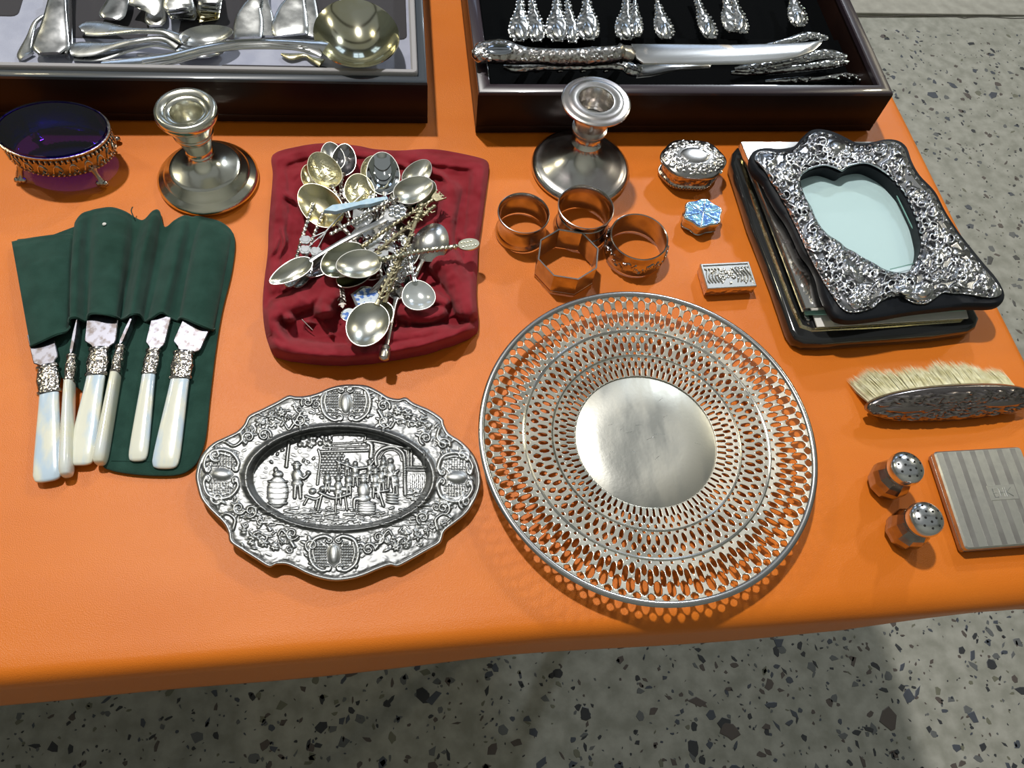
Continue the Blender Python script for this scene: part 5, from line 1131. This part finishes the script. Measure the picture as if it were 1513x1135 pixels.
# ------------------------------------------------------------------ heap of souvenir spoons
RIMM = mat('edge_light_silver', (.70, .70, .66), 1, .34); RIMG = mat('edge_light_gilt', (.72, .69, .52), 1, .34)  # bright thin rings: the light on bowl edges put into the rim colour
def spoon(label, b, e, bl, bw, bm, hm, stem='plain', fin=None, roll=0.0, egg=.14, flip=False, fs=.006, sw=.0028, arch=.002, pitch=0.0, child=None):
    B, E = P(*b), P(*e); L = (E - B).length; xa = (E - B).normalized(); ya = Vector((0, 0, 1)).cross(xa).normalized(); za = xa.cross(ya)
    Rm = Matrix((( xa.x, ya.x, za.x), (xa.y, ya.y, za.y), (xa.z, ya.z, za.z))) @ Matrix.Rotation(math.radians(roll), 3, 'X')
    t = thing('souvenir_spoon', label, 'spoon', B, 0, 'souvenir spoons heaped on the red cloth'); t.rotation_euler = Rm.to_euler()
    g = G(); v, f = g_bowl(bl, bw, bl * .17, egg=egg); R_ = Matrix.Rotation(math.radians(pitch), 4, 'Y')
    if flip: R_ = R_ @ Matrix.Rotation(math.pi, 4, 'X')
    g.add(v, f, mtx=R_); g.obj('bowl', bm, t, ang=60)
    if bm is GILTO:
        g = G(); zb = lambda x, y: -bl * .17 * (1 - min(1, math.hypot(2 * x / bl, 2 * y / bw)) ** 2.2) + .0004
        rq = random.Random(int(b[0]))
        for k in range(16):
            x, y = rq.uniform(-.28, .22) * bl, rq.uniform(-.24, .24) * bw; a = rq.choice((0, 1.57, .7, -.7)) + rq.uniform(-.2, .2); l = rq.uniform(.08, .2) * bl
            g.add(*g_sweep([(x + l * math.cos(a) * (q_ - .5), y + l * math.sin(a) * (q_ - .5), zb(x + l * math.cos(a) * (q_ - .5), y + l * math.sin(a) * (q_ - .5))) for q_ in (0, .25, .5, .75, 1)], .0010, .0008, 6))
        o_ = g.obj('engraving', bm, t); o_['kind'] = 'stuff'; o_.rotation_euler = (0, math.radians(pitch), 0)
    g = G(); rk = [( (bl / 2 + .0004) * math.cos(a), (bw / 2 + .0003) * math.sin(a) * (1 + egg * math.cos(a)), 0) for a in (2 * math.pi * q_ / 48 for q_ in range(49))]
    g.add(*g_sweep(rk, .0009, .0010, 6), mtx=R_); g.obj('rim', RIMM if bm not in (GILT, GILTO) else RIMG, t)
    sw = sw * 1.3; x0 = bl / 2 - .0012; n = 60; pts = [(x0 + (L - fs - x0) * k / n, 0, arch * math.sin(math.pi * min(1, k / n * 1.15)) ) for k in range(n + 1)]
    wv = np.array([sw * (1.5 - .5 * min(1, k / 6)) for k in range(n + 1)])
    g = G()
    if stem == 'twist': g.add(*g_sweep(pts, wv * .8, wv * .8, 10, twist=(L - bl / 2) / .0045, tmod=.34))
    elif stem == 'flat': g.add(*g_sweep(pts, wv * np.linspace(1, 2.0, n + 1), .0014, 10, sq=.6))
    elif stem == 'leafy':
        g.add(*g_sweep(pts, wv * .9, wv * .8, 8))
        for k in range(12): x = x0 + (L - fs - x0) * (.12 + .8 * k / 12); g.add(*g_sweep(spline([(x, 0, arch * .8), (x + .0015, (1 if k % 2 else -1) * .0022, arch * .8 + .0006), (x + .0042, (1 if k % 2 else -1) * .0032, arch * .7)], 6), [.0008, .0014, .0019, .0021, .0019, .0013, .0004], .0009, 6)); g.add(*g_ball((x, 0, arch * .9 + .0008), .0011, 1, 6, 4))
    else: g.add(*g_sweep(pts, wv, .0016, 10))
    g.obj('stem', hm, t)
    x1 = L - fs; g = G()
    def flat(pts, z0=-.0007, z1=.0007): g.add(*g_prism([(x1 + a * fs, bb * fs) for a, bb in pts], [(0, z0), (0, z1 - .0002), (.0002, z1)]))
    circ = lambda cx, cy, r, n=20, rx=1: [(cx + r * rx * math.cos(2 * math.pi * k / n), cy + r * math.sin(2 * math.pi * k / n)) for k in range(n)]
    if fin == 'oval':
        flat(circ(.9, 0, .62, 24, 1.55))
        for k in range(9): g.add(*g_ball((x1 + fs * (.35 + .28 * (k % 5)), fs * (.25 if k > 4 else -.2), .0009), .0009, .7, 7, 4))
    elif fin == 'clover':
        for (a, bb) in ((1.5, .7), (1.9, -.2), (.9, -.9)):
            for k in range(6): flat(circ(a + .30 * math.cos(k * 1.047), bb + .30 * math.sin(k * 1.047), .26, 12))
            flat(circ(a, bb, .34, 12), -.0006, .0009); g.add(*g_sweep([(x1 - fs * 1.2, 0, 0), (x1 + a * fs * .4, bb * fs * .7, .0002), (x1 + a * fs, bb * fs, 0)], .0008, .0008, 6))
    elif fin == 'shield': flat([(0, -.35), (.3, -.8), (1.3, -.9), (1.9, 0), (1.3, .9), (.3, .8), (0, .35)]);
    elif fin == 'round':
        flat(circ(1, 0, 1.0, 28))
        for k in range(28): a = 2 * math.pi * k / 28; g.add(*g_ball((x1 + fs * (1 + math.cos(a)), fs * math.sin(a), .0004), .0006, 1, 6, 4))
    elif fin == 'flower':
        for k in range(6): a = k * 1.047; g.add(*g_ball((x1 + fs * (.9 + .55 * math.cos(a)), fs * .55 * math.sin(a), .0005), fs * .32, .5, 8, 5))
        g.add(*g_ball((x1 + fs * .9, 0, .0012), fs * .3, .7, 8, 5)); flat([(-.4, -.2), (0, -.6), (.9, -.9), (1.8, -.3), (1.8, .4), (.9, .9), (0, .6), (-.4, .2)])
    elif fin == 'crown':
        flat([(0, -.5), (.5, -.7), (1.5, -1), (1.1, -.5), (1.7, -.3), (1.2, 0), (1.7, .3), (1.1, .5), (1.5, 1), (.5, .7), (0, .5)])
        for k in range(5): g.add(*g_ball((x1 + fs * 1.55, fs * (-.9 + .45 * k), 0), .0009, 1, 6, 4))
    elif fin == 'fleur':
        flat([(0, -.2), (.3, -.9), (.9, -1.1), (.8, -.5), (1.3, -.6), (2.1, 0), (1.3, .6), (.8, .5), (.9, 1.1), (.3, .9), (0, .2)]); flat([(-.3, -.6), (-.1, -.6), (-.1, .6), (-.3, .6)], -.0009, .001)
    elif fin == 'knob':
        v, f = g_lathe([(1e-5, 0), (.5 * fs, .05 * fs), (.62 * fs, .3 * fs), (.5 * fs, .6 * fs), (.66 * fs, .8 * fs), (.7 * fs, 1.2 * fs), (.62 * fs, 1.9 * fs), (.3 * fs, 2.1 * fs), (1e-5, 2.15 * fs)], 20); g.add([(z + x1, x, y) for x, y, z in v], f)
    elif fin == 'figure':
        for (a, r, sz) in ((.2, .55, 1), (.8, .5, 1.1), (1.5, .62, 1), (2.2, .42, 1), (2.8, .5, 1)): g.add(*g_ball((x1 + a * fs, rn.uniform(-.1, .1) * fs, 0), r * fs, .7, 10, 6))
        for m in (-1, 1): g.add(*g_sweep([(x1 + 1.5 * fs, 0, 0), (x1 + 1.2 * fs, m * .9 * fs, .0003), (x1 + 2.0 * fs, m * 1.2 * fs, 0)], .0013, .0011, 6)); g.add(*g_sweep([(x1 + .6 * fs, 0, 0), (x1 + .2 * fs, m * .9 * fs, .0003)], .0013, .0011, 6))
    if g.v: g.obj('finial', hm, t)
    if child:
        g = G(); k_, cm = child
        if k_ == 'disc': flat(circ(1, 0, .84, 24), .0006, .0012)
        elif k_ == 'shield': flat([(.05, -.25), (.4, -.62), (1.25, -.72), (1.7, 0), (1.25, .72), (.4, .62), (.05, .25)], .0006, .0011)
        elif k_ == 'strip': g.add(*g_prism([(x0 + .004, -.0016), (x0 + (L - x0) * .35, -.0034), (x0 + (L - x0) * .5, -.0022), (L - fs * 1.4, -.0040), (L + .001, 0), (L - fs * 1.4, .0040), (x0 + (L - x0) * .5, .0022), (x0 + (L - x0) * .35, .0034), (x0 + .004, .0016)], [(0, .0010), (.0003, arch + .0026)]))
        elif k_ == 'cloudy': g.add(*g_prism([(x1 + a * fs, b_ * fs) for a, b_ in circ(0, 0, 1)], [(0, 0), (0, .001)]))
        g.obj('enamel', cm, t)
    return t
mm = .001
BR = mat('blackened_bowl', (.46, .44, .46), 1, .12)
GRN = mat('greenish_bowl', (.50, .50, .38), 1, .2)
MIR = mat('mirror_bowl', (.85, .88, .9), 1, .05)
SATB = mat('satin_bowl', (.72, .72, .64), 1, .27)
# lowest layer first: b = bowl centre (px, px, height), e = handle end
spoon('silver spoon bowl peeping out behind the engraved gilt bowl at the top left', (491, 231, .016), (520, 330, .012), 32 * mm, 20 * mm, SILW, SIL, roll=4)
spoon('dark polished spoon bowl with one bright highlight at the top of the heap', (508, 236, .017), (500, 335, .012), 33 * mm, 21 * mm, BR, SILT, 'twist', pitch=4)
spoon('gilt spoon bowl hidden under the left edge of the two gilt bowls', (462, 262, .013), (500, 350, .012), 30 * mm, 19 * mm, GILT, SILT)
spoon('spoon seen as a sliver behind the mirror bright bowl', (552, 252, .014), (560, 345, .014), 34 * mm, 22 * mm, GILTO, SIL)
spoon('spoon with a dull bowl at upper right, rim showing behind the bright one', (617, 256, .016), (550, 345, .018), 36 * mm, 22 * mm, SATB, SIL, 'flat', 'fleur', fs=.007)
spoon('spoon turned bowl down under the upper right bowls, rim showing at the right', (622, 287, .015), (560, 360, .014), 36 * mm, 24 * mm, GRN, BRONZ, 'twist')
spoon('silver spoon turned bowl down at the right of the heap', (637, 358, .021), (600, 440, .012), 36 * mm, 29 * mm, SILW, SIL, flip=True)
spoon('spoon showing only a thin twisted stem with knotted collar, far left', (432, 404, .016), (462, 305, .020), 26 * mm, 15 * mm, SILW, SIL, 'twist', 'knob', fs=.003)
spoon('second twisted stem with knotted collar beside the far left one', (445, 405, .014), (476, 318, .018), 26 * mm, 15 * mm, SILW, SILT, 'twist', 'knob', fs=.003)
spoon('dark spoon bowl tucked behind the pointed bowl at the lower left', (474, 390, .018), (560, 330, .022), 32 * mm, 20 * mm, BR, SIL, 'plain')
spoon('spoon with white metal flower cluster finial left of the middle', (556, 268, .018), (462, 362, .026), 30 * mm, 18 * mm, SILW, WHITEM, 'plain', 'clover', fs=.0088, sw=.0012)
for (x, y, zz, l) in ((437, 368, .023, 'left'), (449, 376, .021, 'right')): pass
spoon('spoon with an openwork shield finial pointing down in the middle of the heap', (560, 262, .018), (536, 344, .026), 30 * mm, 18 * mm, GILT, SILB, 'leafy', 'crown', fs=.0095)
spoon('spoon with white leaf shaped finial in the middle of the heap', (600, 300, .019), (548, 366, .026), 30 * mm, 18 * mm, SILW, WHITEM, 'flat', 'fleur', fs=.0075)
spoon('engraved gilt bowl with pictorial relief at the top left of the heap', (479, 251, .024), (520, 335, .020), 39 * mm, 27 * mm, GILTO, SIL, 'twist', roll=-6, pitch=2, egg=.1)
spoon('large glossy yellow gilt bowl at the left of the heap', (473, 303, .024), (540, 372, .020), 48 * mm, 31 * mm, GILT, SILT, 'plain', roll=14, egg=.08)
spoon('gilt bowl engraved with a crest, in the middle of the upper row', (531, 281, .025), (545, 372, .020), 34 * mm, 25 * mm, GILTO, SIL, 'leafy', egg=.1)
spoon('mirror bright spoon bowl reflecting blue light, upper row', (566, 256, .026), (572, 350, .022), 46 * mm, 28 * mm, MIR, SIL, 'leafy', 'flower', egg=.06)
spoon('spoon with a pale blue enamelled handle pointing left across the gilt bowl', (600, 292, .020), (479, 316, .032), 30 * mm, 18 * mm, SILW, SILB, 'plain', None, sw=.0022, child=('strip', ENAMP))
spoon('bright silver bowl at the upper right, its long twisted handle crossing to lower left', (611, 280, .028), (478, 352, .030), 37 * mm, 25 * mm, SATB, SIL, 'twist', None, roll=-6, egg=.1)
spoon('pointed silver bowl lying apart at the far left with a long plain flat handle', (430, 401, .026), (588, 313, .032), 37 * mm, 17.5 * mm, SATB, SILB, 'flat', 'flower', fs=.0095, sw=.0022, egg=.22)
spoon('dull gilt twisted spoon handle running to a crown at the upper right', (508, 384, .029), (648, 290, .030), 40 * mm, 30 * mm, GRN, BRONZ, 'twist', 'crown', fs=.006, egg=.05)
spoon('dull gilt leafy handle running beside the crowned one', (524, 402, .024), (632, 312, .032), 34 * mm, 24 * mm, GRN, BRONZ, 'leafy', 'figure', fs=.004)
spoon('dull gilt figure finial standing upright at the right of the heap', (560, 470, .026), (618, 318, .034), 30 * mm, 20 * mm, GRN, BRONZ, 'leafy', 'figure', fs=.0055)
GAPSH = mat('gap_shade_silver', (.34, .32, .30), 1, .22)  # low bowls kept dark: shade of the heap's gaps put into their colour
spoon('dark bowl deep in the middle of the heap under the crossing stems', (545, 318, .010), (612, 372, .014), 34 * mm, 22 * mm, GAPSH, SILT, 'leafy', 'crown', fs=.007)
spoon('dark bowl deep at the right of the middle, among the dull gilt stems', (585, 345, .010), (520, 300, .016), 36 * mm, 24 * mm, GAPSH, SILT, 'leafy', 'figure', fs=.004)
spoon('spoon with a broad openwork silver finial left of the dull gilt stems', (600, 285, .020), (566, 372, .027), 26 * mm, 16 * mm, SILT, WHITEM, 'leafy', 'fleur', fs=.0085)
spoon('spoon with a filigree flower finial hanging at the lower right middle', (560, 330, .016), (600, 400, .026), 28 * mm, 18 * mm, SILT, SILB, 'leafy', 'flower', fs=.0075)
spoon('spoon with a pierced silver plate finial above the long flat handle', (585, 400, .014), (532, 322, .027), 26 * mm, 16 * mm, GAPSH, SILB, 'flat', 'fleur', fs=.0095)
spoon('spoon with a small crown finial right of the bottom bowl handle', (545, 400, .010), (596, 432, .020), 26 * mm, 16 * mm, GAPSH, SILT, 'leafy', 'crown', fs=.006)
spoon('dark twisted stem running down to the bottom bowl', (560, 330, .012), (566, 470, .018), 26 * mm, 16 * mm, GAPSH, SILT, 'twist', 'knob', fs=.004)
spoon('round white shell bowl hanging below the heap at the right', (618, 436, .029), (596, 352, .030), 27.5 * mm, 25.5 * mm, mat('nacre_bowl', (.62, .66, .66), .5, .16, coat=.8), SILB, 'leafy', 'flower', egg=-.14, fs=.004)
spoon('silver bowl with a long rope handle ending in a pierced oval at the right', (530, 390, .038), (694, 361, .031), 35 * mm, 27 * mm, SATB, mat('pale_dull_gilt', (.66, .64, .50), 1, .3), 'twist', 'oval', fs=.0098, sw=.0036, egg=.08)
spoon('spoon with a round blue and white enamel disc under the lowest bowl', (600, 380, .020), (516, 466, .020), 30 * mm, 18 * mm, SILW, SILB, 'plain', 'round', fs=.0062, child=('disc', ENAM))
spoon('spoon with a blue landscape enamel shield below the middle of the heap', (590, 395, .016), (540, 442, .022), 24 * mm, 15 * mm, SILW, SILB, 'plain', 'shield', fs=.0130, child=('shield', ENAM))
spoon('spoon with dark knob finial poking out under the lowest bowl', (590, 420, .018), (569, 521, .022), 30 * mm, 18 * mm, SILW, SILT, 'plain', 'knob', fs=.0062)
spoon('spoon with a small star finial among the crossing stems at lower right', (540, 350, .010), (590, 412, .020), 26 * mm, 16 * mm, SILW, SILB, 'leafy', 'flower', fs=.006)
spoon('largest silver bowl at the bottom of the heap with a twisted leafy handle', (543, 479, .032), (592, 378, .034), 39 * mm, 31 * mm, SATB, BRONZ, 'leafy', 'figure', fs=.004, egg=.05, roll=3)
spoon('thin spoon stem standing out darkly beside the lower left fold of the red cloth', (498, 395, .014), (506, 452, .016), 24 * mm, 15 * mm, SILT, SILT, 'leafy', 'fleur', fs=.003)
g = G(); g.add(*g_sweep([P(446, 472, .012), P(462, 488, .009)], .0009, .0009, 6)); o = mk('hat_pin', g.v, g.f, SILT); tag(o, 'thin metal pin poking out of the dark fold of the red bag', 'pin')
